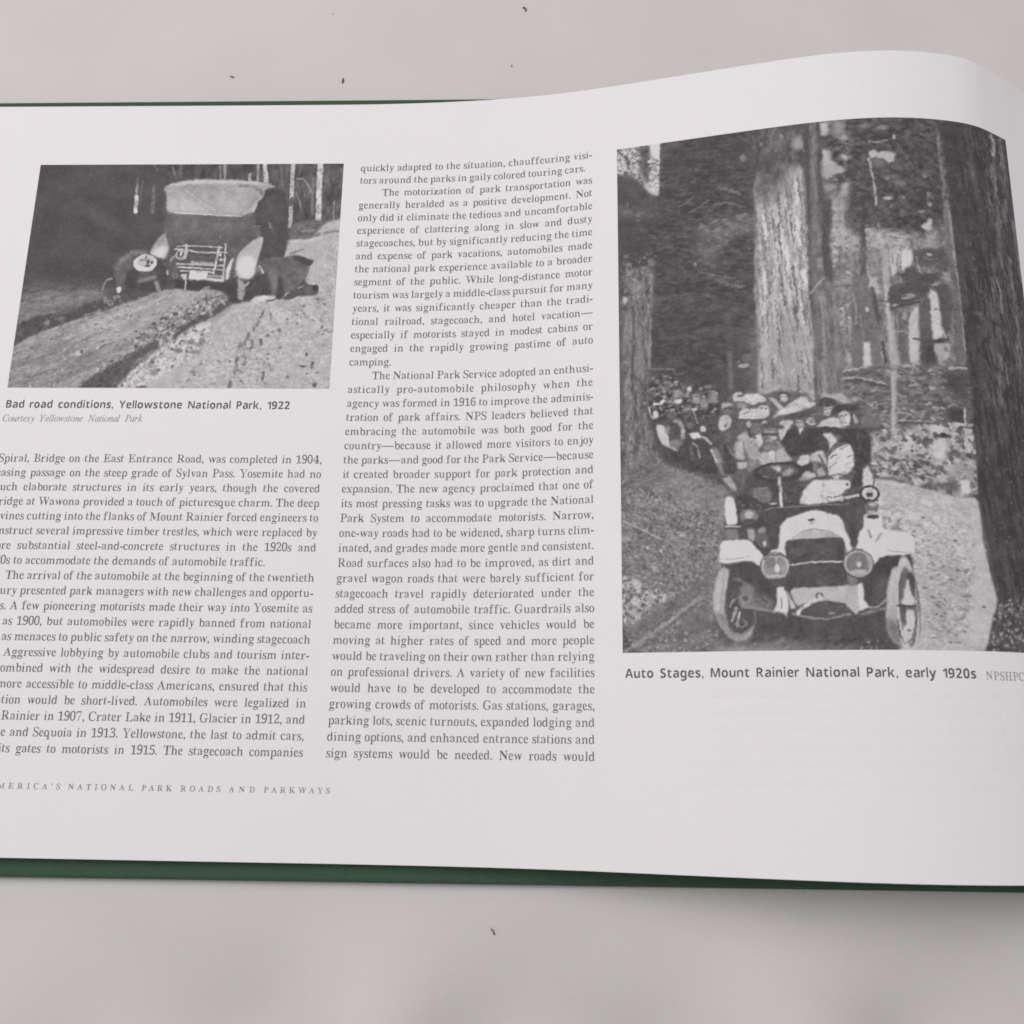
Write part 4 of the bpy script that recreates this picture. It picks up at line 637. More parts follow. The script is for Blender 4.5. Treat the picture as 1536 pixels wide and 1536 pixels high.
('S',140,4.2,[(637,586),(641,656)],0.6,2.5,1.8),('P',160,[(704,402),(725,402),(717,506),(714,583),(721,602),(722,665),(724,714),(730,745),(701,748),(702,664),(702,589),(702,506)],2.1,1.8,1),('S',180,4.3,[(708,506),(709,614),(711,696)],0.9,2.5,1.8),('S',96,3.2,[(726,589),(726,633)],0.9,2.5,1.8),('S',152,4.2,[(732,589),(727,665)],0.9,2.5,1.8),('S',110,2.8,[(717,545),(716,614)],0.6,2.5,1.8),
('P',108,[(733,592),(763,583),(751,727),(734,727),(729,665)],3.1,1.7,1),('E',152,750,596,6.3,12.7,0.9,2.8,0.0,0,1.4),('S',152,4.5,[(726,641),(744,637),(755,644)],0.9,2.4,1.7),('S',130,3.5,[(750,633),(746,696)],0.6,2.4,1.7),('P',176,[(727,402),(754,403),(750,448),(727,487),(723,441)],2.2,2.9,1),('S',116,3.3,[(732,415),(731,445)],0.9,2.5,1.8),('S',128,4.0,[(747,419),(741,458)],0.9,2.5,1.8),
('P',193,[(755,403),(785,402),(782,448),(764,461),(757,477),(753,448)],2.2,2.5,1),('P',95,[(786,402),(886,397),(878,466),(856,464),(833,449),(802,460),(786,438)],2.9,3.3,1),('S',166,3.3,[(795,425),(799,457),(807,478)],0.9,2.5,1.8),('E',172,831,417,8.0,4.0,0.9,2.9,0.0,0,1.5),('S',140,2.5,[(817,427),(841,433)],0.9,2.5,1.8),('S',132,2.5,[(827,453),(852,442)],0.9,2.5,1.8),
('P',93,[(764,461),(791,454),(807,476),(862,467),(857,492),(828,505),(787,501),(760,503),(748,481)],2.2,3.6,1),('P',91,[(718,508),(787,498),(825,505),(821,521),(794,551),(758,564),(717,581),(714,548)],2.1,3.6,1),('E',152,772,538,12.8,5.3,0.9,2.8,0.0,0,1.4),('E',162,729,565,7.8,3.5,0.9,2.8,0.0,0,1.4),('E',166,757,545,9.9,3.2,0.9,2.8,0.0,0,1.4),('S',142,2.5,[(746,538),(778,532)],0.9,2.5,1.8),
('S',76,4.6,[(732,568),(764,564),(794,555)],0.9,2.5,1.8),('S',84,3.6,[(736,479),(765,477)],0.9,2.5,1.8),('P',152,[(865,470),(900,464),(904,483),(869,493)],2.2,2.9,1),('S',80,2.8,[(685,553),(716,556)],0.9,2.5,1.8),('P',180,[(762,594),(790,563),(786,633),(780,726),(752,730),(755,665)],2.1,1.7,1),('S',152,7.1,[(787,589),(778,720)],0.7,2.5,1.8),
('P',98,[(790,563),(822,537),(817,632),(820,663),(823,700),(828,740),(778,739),(784,664)],2.1,1.7,1),('P',82,[(786,678),(819,674),(823,725),(790,740)],4.1,1.7,1),('P',190,[(822,521),(844,530),(843,574),(846,612),(844,656),(819,660),(820,601)],2.1,2.5,1),('E',112,835,575,4.6,3.2,0.9,2.8,0.0,0,1.4),('S',172,6.3,[(843,612),(849,643)],0.9,2.5,1.8),
('P',95,[(829,508),(880,501),(881,559),(871,629),(853,643),(847,599),(847,536),(836,520)],2.1,2.8,1),('E',162,840,504,7.2,2.5,0.9,2.9,0.0,0,1.4),('S',82,5.9,[(768,660),(785,663),(820,665),(859,660)],0.9,2.4,0.7),('P',84,[(779,665),(856,662),(840,672),(796,674)],2.1,1.7,1),('P',164,[(819,677),(864,670),(857,711),(829,725)],2.1,3.1,1),('E',122,851,687,6.2,9.0,0.9,2.8,0.0,0,1.4),
('E',152,854,648,6.3,4.2,0.9,2.8,0.0,0,1.4),('P',112,[(884,397),(900,396),(909,499),(911,607),(909,683),(903,721),(878,718),(882,597),(884,501)],2.1,1.8,1),('S',172,5.8,[(900,402),(903,467),(906,541),(907,608),(904,686)],0.9,2.5,1.8),('S',92,3.6,[(880,508),(884,610),(879,704)],0.6,2.5,1.8),('S',167,4.5,[(610,747),(638,743)],0.9,2.4,1.7),('S',152,4.4,[(614,764),(674,772),(699,785)],0.9,2.4,1.7),
('P',88,[(626,749),(665,753),(696,779),(636,762)],2.0,1.7,1),('E',90,738,751,19.2,12.3,0.9,4.8,0.0,0,1.4),('E',172,742,736,9.6,4.1,0.9,2.7,0.0,0,1.4),('S',166,3.8,[(768,727),(757,761)],0.9,2.4,1.7),('E',162,835,731,8.2,6.2,0.9,2.7,0.0,0,1.4),('S',172,5.1,[(854,742),(882,734),(904,738)],0.9,2.4,1.7),('P',84,[(845,750),(897,743),(897,770),(852,770)],4.1,1.7,1),
('E',150,788,760,10.3,4.1,0.9,2.7,0.0,0,1.4),('E',160,804,772,8.9,3.4,0.9,2.7,0.0,0,1.4),('E',84,815,756,13.7,4.8,0.9,2.7,0.0,0,1.4),('P',80,[(906,-22),(1255,-135),(1005,1477),(876,1482),(900,1418),(903,1389),(919,1375),(924,1347),(916,1306),(905,1247),(899,1181),(896,1125),(899,1068),(902,980),(901,891),(906,769),(906,714),(906,582),(905,467),(903,248),(899,84)],2.6,1.6,1),
('N',[(938,17),(1236,-10),(990,1470),(880,1474),(902,751)],20,8.1,61.0,-0.06,201,6.1,1),('B',[(957,35),(1115,-1),(1082,725),(932,822)],90,2.2,5.2,90,112,1.2,1.4,0.4,0.8),('S',150,16.3,[(1113,10),(1114,117),(1098,268)],0.5,9.3,4.6),('S',140,20.5,[(1065,137),(1062,278),(1048,423)],0.45,11.4,4.6),('S',146,13.1,[(1093,391),(1095,549),(1082,725)],0.5,8.7,4.4),
('S',132,15.1,[(1011,472),(1009,626),(997,815)],0.45,10.8,4.3),('S',172,14.0,[(1073,10),(1081,32),(1072,72)],0.85,7.0,3.5),('S',142,11.4,[(1069,111),(1072,148)],0.7,6.9,3.4),('E',130,984,159,11.4,27.3,0.45,13.7,0.0,0,0.9),('S',126,11.3,[(1030,206),(1032,263)],0.6,9.0,4.5),('S',130,6.8,[(1074,203),(1065,278)],0.6,4.5,2.3),('S',122,6.7,[(1040,299),(1086,276)],0.6,4.4,0.9),
('N',[(1032,59),(1130,15),(1102,297),(1022,320)],34,6.8,20.4,-0.1,205,9.0,0.8),('N',[(944,443),(1163,351),(1080,837),(967,855)],26,6.3,25.1,-0.08,207,12.5,0.7),('S',150,13.3,[(1130,268),(1134,349),(1140,418)],0.7,8.9,2.2),('S',150,6.5,[(1027,462),(1036,505),(1035,564)],0.85,3.4,2.6),('S',118,10.7,[(987,515),(981,669)],0.4,10.7,0.9),('E',120,953,577,6.3,6.3,0.7,4.2,0.0,0,0.8),
('S',130,6.3,[(1088,609),(1100,654)],0.7,3.1,0.8),('S',128,6.2,[(1026,708),(1025,764)],0.8,3.3,0.8),('S',112,10.4,[(986,649),(989,714)],0.6,6.3,0.8),('S',116,6.1,[(987,780),(993,816),(1005,841)],0.6,4.1,0.8),('S',100,17.3,[(1048,423),(1052,656)],0.4,13.0,0.9),('B',[(940,748),(1097,722),(998,1338),(919,1276)],110,1.8,3.9,88,112,1.1,1.4,0.6,0.8),
('P',112,[(580,737),(731,738),(904,729),(907,778),(900,897),(799,901),(706,902),(632,900),(611,845),(575,825)],5.1,4.1,1),('N',[(580,737),(731,738),(904,729),(907,778),(900,897),(799,901),(706,902),(632,900),(611,845),(575,825)],30,20.3,8.1,0.05,211,6.1,1),('B',[(580,737),(731,738),(904,729),(907,778),(900,897),(799,901),(706,902),(632,900),(611,845),(575,825)],160,2.0,5.3,80,110,2.2,0.05,0.6,0.8),
('B',[(580,737),(731,738),(904,729),(907,778),(900,897),(799,901),(706,902),(632,900),(611,845),(575,825)],90,1.6,4.1,135,175,2.4,-0.1,0.6,0.8),('S',172,4.5,[(585,747),(610,741),(637,738)],1,1.6,2.1),('S',160,4.9,[(587,764),(625,767),(666,778),(690,788)],1,1.6,2.0),('S',80,7.0,[(588,773),(632,777),(690,793)],0.8,4.1,2.0),('S',168,6.2,[(856,741),(880,734),(902,738)],1,1.6,2.1),
('P',84,[(848,751),(903,747),(898,824),(876,826),(836,782)],8.2,1.2,1),('S',160,4.0,[(658,842),(691,837)],0.8,1.6,0.8),('S',165,4.0,[(711,862),(744,868)],0.8,1.6,0.8),('S',150,4.1,[(647,801),(697,806)],0.7,1.6,0.8),('S',165,4.1,[(736,738),(779,729)],0.8,1.6,0.8),('S',160,6.2,[(762,729),(755,757)],0.7,1.6,0.8),('P',80,[(838,850),(889,847),(888,887),(838,889)],6.0,1.2,1),
('S',160,4.0,[(766,884),(780,857)],0.7,1.6,0.8),('S',78,4.0,[(707,889),(825,893)],0.8,1.6,0.8),('S',168,4.0,[(708,884),(800,889)],0.7,1.6,0.8),('P',158,[(636,919),(664,910),(706,906),(799,894),(901,891),(902,985),(899,1077),(851,1086),(784,1063),(720,1047),(643,1028),(631,989)],3.9,3.9,1),
('B',[(636,919),(664,910),(706,906),(799,894),(901,891),(902,985),(899,1077),(851,1086),(784,1063),(720,1047),(643,1028),(631,989)],330,2.0,6.7,165,200,1.3,0.3,1.5,0.8),('B',[(636,919),(664,910),(706,906),(799,894),(901,891),(902,985),(899,1077),(851,1086),(784,1063),(720,1047),(643,1028),(631,989)],210,2.0,5.9,84,125,1.6,0.3,1,0.8),
('P',112,[(634,990),(675,982),(733,987),(756,1008),(779,1029),(736,1043),(672,1032),(634,1021)],7.8,5.9,0.65),('B',[(634,986),(774,990),(778,1043),(643,1028)],90,2.0,5.1,76,110,1.8,0.2,0.6,0.8),('B',[(634,986),(774,990),(778,1043),(643,1028)],60,2.0,4.3,150,195,1.8,0.2,0.6,0.8),('P',190,[(788,944),(805,931),(827,936),(829,971),(811,990),(789,972)],3.6,4.0,1),
('E',186,807,906,24.0,10.0,1,5.0,0.0,0,4.0),('E',76,824,924,19.9,6.8,1,3.2,0.0,0,3.0),('E',84,778,941,15.9,7.9,0.8,5.0,0.0,0,4.0),('E',92,848,972,23.7,9.9,0.8,5.9,0.0,0,3.9),('E',84,888,976,15.8,7.9,0.8,3.9,0.0,0,2.0),('S',88,5.9,[(708,991),(765,996),(793,1008)],0.7,3.9,3.9),('P',150,[(824,1007),(895,995),(899,1030),(829,1045)],5.9,1.2,0.7),
('P',92,[(782,1051),(851,1044),(852,1072),(817,1073)],5.8,1.2,0.8),('P',198,[(855,1042),(875,1036),(882,1069),(894,1073),(857,1073)],2.3,1.2,1),('S',172,6.0,[(886,852),(884,898),(880,955)],1,1.6,0.8),('E',186,866,893,16.0,6.0,1,3.0,0.0,0,0.8),('S',84,4.8,[(869,898),(896,900)],1,1.6,0.8),('P',105,[(636,915),(680,916),(696,929),(661,951)],6.0,1.2,0.4),
('P',177,[(636,1035),(695,1045),(784,1070),(851,1086),(899,1082),(899,1181),(905,1247),(916,1306),(923,1350),(903,1389),(876,1482),(654,1485),(707,1396),(724,1231),(654,1163),(625,1120)],2.3,1.5,1),
('N',[(636,1035),(695,1045),(784,1070),(851,1086),(899,1082),(899,1181),(905,1247),(916,1306),(923,1350),(903,1389),(876,1482),(654,1485),(707,1396),(724,1231),(654,1163),(625,1120)],18,26.3,11.3,0.3,221,7.5,1),
('N',[(636,1035),(695,1045),(784,1070),(851,1086),(899,1082),(899,1181),(905,1247),(916,1306),(923,1350),(903,1389),(876,1482),(654,1485),(707,1396),(724,1231),(654,1163),(625,1120)],18,7.5,4.9,0.1,223,5.6,0.9),('P',160,[(729,1231),(868,1262),(837,1394),(735,1445),(717,1380)],25.8,1.1,0.6),
('B',[(648,1138),(846,1136),(875,1278),(844,1410),(749,1468),(719,1347),(722,1214)],60,1.5,3.4,118,145,1.8,0.2,0.6,0.8),('N',[(648,1129),(847,1127),(875,1278),(844,1410),(749,1468),(719,1347)],22,7.4,3.7,0.15,225,9.3,0.8),
('B',[(636,1035),(695,1045),(784,1070),(851,1086),(899,1082),(899,1181),(905,1247),(916,1306),(923,1350),(903,1389),(876,1482),(654,1485),(707,1396),(724,1231),(654,1163),(625,1120)],50,1.5,3.4,184,198,1.4,0.2,0.6,0.8),('B',[(743,1256),(869,1253),(863,1394),(782,1460),(739,1396)],40,1.8,4.0,122,150,1.8,0.5,0.6,0.8),
('P',186,[(875,1109),(897,1116),(904,1252),(921,1342),(898,1392),(872,1466),(827,1411),(863,1312),(882,1211)],9.3,1.1,0.6),('S',120,4.6,[(656,1140),(671,1147)],0.8,1.5,2.3),('S',115,4.6,[(684,1164),(697,1171)],0.7,1.5,1.9),('S',118,4.9,[(728,1230),(743,1234)],0.7,1.5,1.9),('E',120,884,1360,5.5,3.7,1,1.5,0.0,0,0.7),('S',118,3.6,[(803,1447),(817,1448)],1,1.4,0.7),
('S',100,4.1,[(738,1316),(749,1316)],1,1.5,0.7),('E',110,828,1196,3.8,3.0,1,1.5,0.0,0,0.8),('S',108,4.5,[(826,1271),(849,1276)],0.8,1.5,2.2),('S',120,7.3,[(812,1395),(830,1386)],0.7,3.7,1.8),('S',118,5.5,[(835,1337),(854,1333)],0.8,3.7,2.8),('S',120,5.5,[(824,1362),(843,1370)],0.8,3.7,2.8),
('P',88,[(905,1392),(919,1375),(927,1350),(968,1332),(1022,1320),(1005,1477),(876,1482),(900,1418)],3.7,1.1,1),('B',[(905,1392),(919,1375),(927,1350),(968,1332),(1022,1320),(1005,1477),(876,1482),(900,1418)],120,1.8,4.7,120,172,1.3,0.8,1.5,0.8),('B',[(905,1392),(919,1375),(927,1350),(968,1332),(1022,1320),(1005,1477),(876,1482),(900,1418)],60,1.8,4.4,72,90,1.3,0.8,1.5,0.8),
('B',[(929,1350),(1021,1328),(1012,1387),(934,1383)],30,1.8,3.7,120,150,1.5,0,0.6,0.8),('P',158,[(705,747),(720,748),(713,830),(705,923),(691,923),(698,830)],2.4,1.6,1),('S',176,4.9,[(707,757),(697,911)],0.7,1.6,0.8),('S',110,4.1,[(716,775),(706,902)],0.5,1.6,0.8),
('P',122,[(-3,951),(97,958),(141,979),(210,1006),(269,1028),(301,1071),(270,1131),(258,1201),(261,1254),(231,1389),(261,1482),(-6,1478)],4.7,2.8,1),('N',[(-3,951),(97,958),(141,979),(210,1006),(269,1028),(301,1071),(270,1131),(258,1201),(261,1254),(231,1389),(261,1482),(-6,1478)],20,22.8,9.5,0.5,231,5.7,1),
('N',[(-3,951),(97,958),(141,979),(210,1006),(269,1028),(301,1071),(270,1131),(258,1201),(261,1254),(231,1389),(261,1482),(-6,1478)],30,5.7,4.9,0.5,233,5.7,0.8),('B',[(-3,951),(97,958),(141,979),(210,1006),(269,1028),(301,1071),(270,1131),(258,1201),(261,1254),(231,1389),(261,1482),(-6,1478)],260,1.5,3.8,90,112,1.6,0.5,0.6,0.8),
('B',[(-3,951),(97,958),(141,979),(210,1006),(269,1028),(301,1071),(270,1131),(258,1201),(261,1254),(231,1389),(261,1482),(-6,1478)],200,1.3,3.2,140,165,1.6,0.5,0.6,0.8),('P',105,[(0,951),(97,967),(175,1000),(122,1015),(-1,1044)],11.7,1.2,0.6),('P',132,[(105,995),(227,1012),(284,1070),(271,1114),(190,1091),(122,1042)],13.6,1.2,0.6),
('B',[(0,856),(99,864),(114,996),(2,1007)],70,2.0,4.7,86,140,1.4,0.9,0.6,0.8),('S',148,3.9,[(-2,1020),(23,1001)],0.8,1.6,0.8),('S',140,3.5,[(43,1021),(96,1004)],0.7,1.6,0.8),('S',80,7.8,[(3,1026),(34,1013)],0.6,5.8,0.8),('S',168,3.8,[(6,1119),(50,1142),(102,1171)],1,1.5,0.8),('S',158,3.8,[(29,1101),(68,1117)],1,1.5,0.8),('S',150,3.1,[(131,1081),(165,1108)],1,1.5,0.8),
('S',140,3.1,[(174,1045),(204,1078)],0.7,1.6,0.8),('E',176,70,1195,4.5,4.5,1,1.5,0.0,0,0.8),('E',178,104,1205,3.8,3.8,1,1.5,0.0,0,0.8),('E',170,86,1248,5.6,3.0,1,1.5,0.0,0.7,0.7),('E',165,159,1165,7.6,3.8,1,1.5,0.0,0,0.8),('B',[(175,1018),(259,1059),(264,1166),(188,1145)],60,1.5,3.5,90,160,1.5,0.5,0.6,0.8),
('P',150,[(0,1265),(30,1280),(56,1298),(129,1318),(115,1344),(89,1351),(46,1393),(20,1401),(-1,1384)],7.4,7.4,0.8),('B',[(0,1265),(56,1298),(129,1318),(89,1351),(20,1398),(-1,1384)],90,1.8,5.2,165,192,1.4,0.4,1.2,0.8),('B',[(0,1265),(56,1298),(129,1318),(89,1351),(20,1398),(-1,1384)],90,1.7,4.1,84,112,1.3,0.4,1.2,0.8),('E',188,39,1289,14.9,9.3,0.8,5.6,0.0,0.5,0.7),
('P',104,[(11,1401),(89,1360),(184,1303),(244,1253),(234,1304),(166,1345),(80,1403),(2,1444)],9.2,1.1,0.6),('S',156,9.0,[(7,1466),(45,1440),(97,1407),(152,1367),(200,1332)],0.85,5.4,2.7),('S',102,7.2,[(19,1473),(88,1429),(139,1384),(191,1346)],0.8,5.4,2.7),('P',112,[(95,1479),(165,1379),(225,1330),(235,1389),(263,1432),(294,1454),(452,1484)],9.1,1.1,0.85),
('N',[(44,1479),(217,1321),(436,1484)],14,29.0,7.3,-0.5,241,7.3,1),('B',[(44,1467),(215,1389),(262,1440),(245,1470)],40,1.4,3.3,135,165,1.5,0,0.6,0.8),('P',86,[(71,737),(129,729),(304,787),(304,990),(293,1052),(269,1033),(201,1005),(124,959),(98,911),(76,843)],6.0,4.0,1),('N',[(65,731),(270,761),(267,849),(76,843)],44,9.1,8.1,0.3,283,8.1,0.7),
('B',[(78,743),(261,764),(258,835),(87,821)],46,1.6,3.8,120,178,1.9,0.1,0.8,0.75),('B',[(78,743),(261,764),(257,876),(86,863)],40,1.6,4.0,68,82,1.8,0.2,0.9,0.8),('S',120,5.1,[(86,696),(151,704),(151,711)],0.8,1.6,0.8),('S',112,4.1,[(154,716),(174,719)],0.7,1.6,0.8),('B',[(89,710),(165,726),(181,776),(92,768)],50,2.0,5.3,84,155,1.3,0,0.6,0.8),('S',192,6.9,[(95,799),(113,800),(120,790)],1,1.6,0.8),
('P',190,[(93,816),(102,821),(107,836),(89,844)],1.6,1.2,1),('S',182,4.8,[(79,807),(87,838)],1,1.6,0.8),('P',146,[(148,765),(157,758),(165,767),(163,788),(145,788)],4.1,1.2,1),('S',78,4.1,[(146,761),(166,761)],1,1.6,0.8),('E',186,159,797,12.1,6.5,1,2.8,0.0,0,0.8),('E',186,190,763,6.5,6.1,1,2.9,0.0,0,0.8),('P',150,[(197,781),(210,776),(218,787),(219,808),(194,807)],4.1,1.2,1),
('S',80,4.1,[(194,779),(217,775)],1,1.6,0.8),('S',90,3.2,[(204,787),(214,788)],1,1.6,0.8),('P',134,[(241,785),(250,771),(260,783),(265,806),(240,808)],4.1,1.2,1),('S',78,4.9,[(238,771),(261,770)],1,1.6,0.8),('E',150,228,808,10.1,16.2,0.8,6.1,0.0,0,0.8),('E',185,201,823,8.1,3.6,1,1.6,0.0,0,0.8),('E',120,240,762,12.2,5.1,1,3.1,0.0,0,0.8),('S',165,4.0,[(199,829),(209,863)],1,1.6,0.8),
('S',150,3.2,[(182,821),(192,819)],1,1.6,0.8),('P',182,[(97,858),(117,860),(127,881),(132,908),(159,940),(138,929),(112,914),(105,893)],1.6,1.2,1),('P',150,[(119,866),(136,867),(132,895),(127,885)],4.0,1.2,1),('E',86,152,883,15.9,27.9,1,3.0,0.0,0,0.8),('S',165,10.0,[(149,851),(161,856),(170,879),(169,901)],1,3.2,0.8),('E',122,149,915,15.9,11.9,1,5.9,0.0,0,0.8),
('P',200,[(185,889),(210,888),(218,905),(192,905)],1.6,1.2,1),('P',190,[(215,875),(221,870),(228,874),(229,887),(215,886)],1.6,1.2,1),('E',115,189,867,10.0,8.0,0.8,4.0,0.0,0,0.8),('S',160,6.8,[(221,902),(230,908),(242,922)],1,1.6,0.8),('P',76,[(110,918),(156,943),(178,908),(221,911),(240,934),(258,987),(254,1010),(201,994),(141,964)],2.8,1.2,1),
('S',138,5.9,[(195,916),(207,932),(211,958)],1,3.2,0.8),('S',118,7.9,[(188,923),(194,964)],0.6,5.0,0.8),('P',136,[(240,934),(257,936),(276,983),(290,1014),(269,1013),(255,987)],2.9,1.2,1),('S',172,5.9,[(242,940),(255,974)],1,1.6,0.8),('S',176,8.7,[(279,935),(292,945),(300,972)],1,1.6,0.8),('P',80,[(262,895),(290,907),(309,990),(302,1012),(287,1003),(267,942)],3.5,1.2,1),
('P',146,[(264,1018),(286,1014),(303,1058),(290,1047)],2.7,1.2,1),('P',98,[(265,823),(299,790),(417,786),(516,807),(602,830),(638,902),(637,996),(607,1094),(307,1080),(268,1044)],3.7,0.8,1),('P',174,[(300,793),(310,785),(326,784),(331,796),(340,791),(366,792),(387,806),(388,815),(365,819),(357,826),(330,815),(306,811)],1.6,0.8,1),
('P',192,[(335,793),(364,793),(382,806),(365,815),(339,810)],3.2,0.8,1),('S',112,4.4,[(304,811),(330,814),(349,824)],0.92,1.9,0.8),('P',166,[(366,790),(393,782),(423,773),(424,782),(398,793),(377,795)],2.9,0.8,1),('E',104,322,795,9.5,3.8,0.95,2.2,0.0,0,0.6),('P',146,[(312,813),(330,815),(343,825),(330,832),(314,828)],2.8,0.8,1),('S',150,1.9,[(342,800),(366,808)],0.5,1.9,0.8),
('P',184,[(319,839),(327,831),(364,835),(370,827),(389,825),(395,839),(393,853),(382,863),(337,862),(321,861),(314,860)],1.6,0.8,1),('S',92,3.1,[(328,847),(343,842)],0.92,1.9,0.8),('S',96,2.8,[(349,825),(370,823)],0.92,1.9,0.8),('E',95,375,833,4.4,2.2,0.95,2.2,0.0,0,0.6),('E',95,386,835,3.2,1.9,0.95,2.2,0.0,0,0.6),('S',84,5.0,[(320,863),(355,865),(389,865)],0.92,1.9,0.8),
('S',140,2.5,[(329,854),(387,856)],0.6,1.9,0.8),('P',112,[(336,866),(387,867),(386,877),(354,881),(339,878)],1.6,0.8,1),('E',164,341,875,6.3,8.8,0.95,2.2,0.0,0,0.6),('E',154,380,873,7.8,4.1,0.95,2.2,0.0,0,0.6),('S',76,5.0,[(347,871),(373,870)],0.92,1.9,0.8),('P',172,[(274,813),(293,812),(305,819),(292,823),(273,826)],1.6,0.8,1),('E',112,289,836,14.2,8.2,0.95,2.2,0.0,0,0.6),
('S',80,2.5,[(279,828),(300,829)],0.92,1.9,0.8),('P',178,[(264,852),(275,846),(292,848),(298,866),(290,883),(274,890),(263,884)],1.6,0.8,1),('E',98,280,876,2.8,4.4,0.95,2.2,0.0,0,0.6),('S',110,2.5,[(283,853),(285,874)],0.7,1.9,0.8),('P',90,[(299,855),(315,870),(327,889),(308,910),(290,895),(296,875)],3.1,0.8,1),('S',140,1.9,[(304,861),(322,883)],0.6,1.9,0.8),
('P',76,[(415,800),(423,792),(440,795),(450,809),(447,817),(437,802),(425,802),(420,812)],1.6,0.8,1),('P',184,[(421,803),(431,797),(440,803),(443,817),(434,822),(425,817)],1.6,0.8,1),('S',100,1.9,[(424,807),(429,807)],0.92,1.9,0.8),('S',100,1.9,[(434,807),(438,808)],0.92,1.9,0.8),('S',130,1.6,[(429,816),(435,816)],0.92,1.9,0.8),
('P',172,[(394,805),(408,808),(425,830),(432,839),(420,842),(407,825)],1.6,0.8,1),('P',110,[(442,808),(461,809),(450,817)],1.6,0.8,1),('P',184,[(396,864),(436,833),(463,815),(479,808),(492,814),(496,828),(512,827),(511,837),(487,844),(471,850),(445,857),(424,856),(408,862)],2.2,0.8,1),('S',118,1.9,[(462,833),(468,829)],0.92,1.9,0.8),('S',136,1.9,[(472,846),(488,840)],0.92,1.9,0.8),
('S',146,1.9,[(435,839),(460,827)],0.92,1.9,0.8),('E',197,430,847,15.7,5.7,0.95,4.4,0.0,0,0.6),('S',120,2.5,[(400,862),(424,857)],0.6,1.9,0.8),('P',166,[(496,792),(509,793),(510,821),(502,824),(496,809)],2.9,0.8,1),('S',110,2.5,[(511,793),(512,824)],0.7,1.9,0.8),('P',166,[(523,817),(531,803),(547,809),(575,805),(587,817),(602,835),(579,834),(564,825),(541,815)],2.9,0.8,1),
('S',130,2.2,[(557,810),(574,823)],0.6,1.9,0.8),('P',80,[(515,836),(525,820),(546,817),(562,825),(559,837),(537,839)],1.6,0.8,1),('S',104,3.2,[(530,824),(553,824)],0.6,1.9,0.8),('P',168,[(528,844),(550,840),(550,853),(543,866),(530,863)],1.6,0.8,1),('S',88,2.8,[(531,849),(537,848)],0.92,1.9,0.8),('S',88,2.8,[(542,847),(548,847)],0.92,1.9,0.8),('S',110,2.2,[(534,860),(542,860)],0.92,1.9,0.8),
('P',86,[(426,863),(448,855),(482,848),(487,860),(476,868),(444,870)],1.6,0.8,1),('P',98,[(482,851),(506,841),(524,845),(528,857),(507,864),(486,869)],2.8,0.8,1),('S',140,2.2,[(502,861),(523,859)],0.6,1.9,0.8),('P',178,[(508,896),(522,879),(548,870),(566,873),(570,893),(584,905),(562,901),(526,895)],1.6,0.8,1),('S',140,1.9,[(526,888),(557,884)],0.6,1.9,0.8),
('P',74,[(546,855),(560,840),(586,836),(606,841),(621,850),(608,857),(580,853),(564,862),(551,863)],1.6,0.8,1),('P',182,[(567,861),(580,855),(591,860),(595,875),(590,894),(580,899),(570,893),(567,876)],1.6,0.8,1),('S',84,2.8,[(570,869),(575,867)],0.92,1.9,0.8),('S',84,2.8,[(582,866),(587,868)],0.92,1.9,0.8),('S',138,1.9,[(578,868),(576,879)],0.92,1.9,0.8),
('S',100,2.5,[(574,887),(583,888)],0.92,1.9,0.8),('E',198,587,879,5.0,8.8,0.95,3.8,0.0,0,0.6),('E',150,570,883,3.8,6.9,0.7,3.1,0.0,0,0.6),('P',164,[(598,866),(607,867),(613,890),(604,892)],1.6,0.8,1),('S',80,4.4,[(598,862),(597,895)],0.92,1.9,0.8),('P',112,[(612,875),(646,871),(673,886),(664,905),(633,902),(613,895)],4.4,0.8,0.8),
('P',180,[(415,884),(423,870),(449,873),(453,881),(438,897),(429,916),(418,929),(414,912)],1.6,0.8,1),('S',140,2.5,[(434,876),(422,907)],0.6,1.9,0.8),('P',76,[(420,935),(435,905),(457,887),(464,898),(468,913),(480,894),(505,897),(525,911),(534,937),(535,962),(517,964),(488,968),(460,972),(442,971),(430,956)],1.6,0.8,1),
('P',162,[(457,875),(476,872),(479,885),(474,895),(464,896),(458,887)],1.6,0.8,1),('S',84,2.5,[(459,880),(465,880)],0.92,1.9,0.8),('S',84,2.5,[(470,880),(477,880)],0.92,1.9,0.8),('E',88,468,894,7.5,2.2,0.95,2.2,0.0,0,0.6),('P',197,[(464,898),(477,892),(475,902),(468,913)],1.6,0.8,1),('P',165,[(482,874),(499,867),(506,876),(507,890),(493,889),(485,883)],1.6,0.8,1),
('S',88,2.5,[(485,875),(490,874)],0.92,1.9,0.8),('S',88,2.5,[(496,874),(501,874)],0.92,1.9,0.8),('E',112,497,880,6.3,2.5,0.95,2.2,0.0,0,0.6),('S',90,2.8,[(483,885),(505,894)],0.92,1.9,0.8),('P',156,[(305,910),(330,892),(342,913),(374,926),(370,938),(359,948),(384,984),(368,991),(337,970),(326,935)],2.5,0.8,1),('P',168,[(302,921),(324,917),(327,974),(303,970)],2.8,0.8,1),
('S',74,5.6,[(341,890),(343,911)],0.92,1.9,0.8),('P',187,[(356,908),(369,903),(375,927),(365,937),(358,925)],1.6,0.8,1),('E',118,359,894,12.5,8.7,0.95,2.2,0.0,0,0.6),('S',122,2.8,[(324,920),(327,969)],0.92,1.9,0.8),('S',120,2.5,[(337,918),(360,940)],0.7,1.9,0.8),('S',182,7.4,[(280,934),(295,958)],0.92,1.9,0.8),('P',170,[(303,979),(332,978),(332,995),(310,996)],1.5,0.8,1),
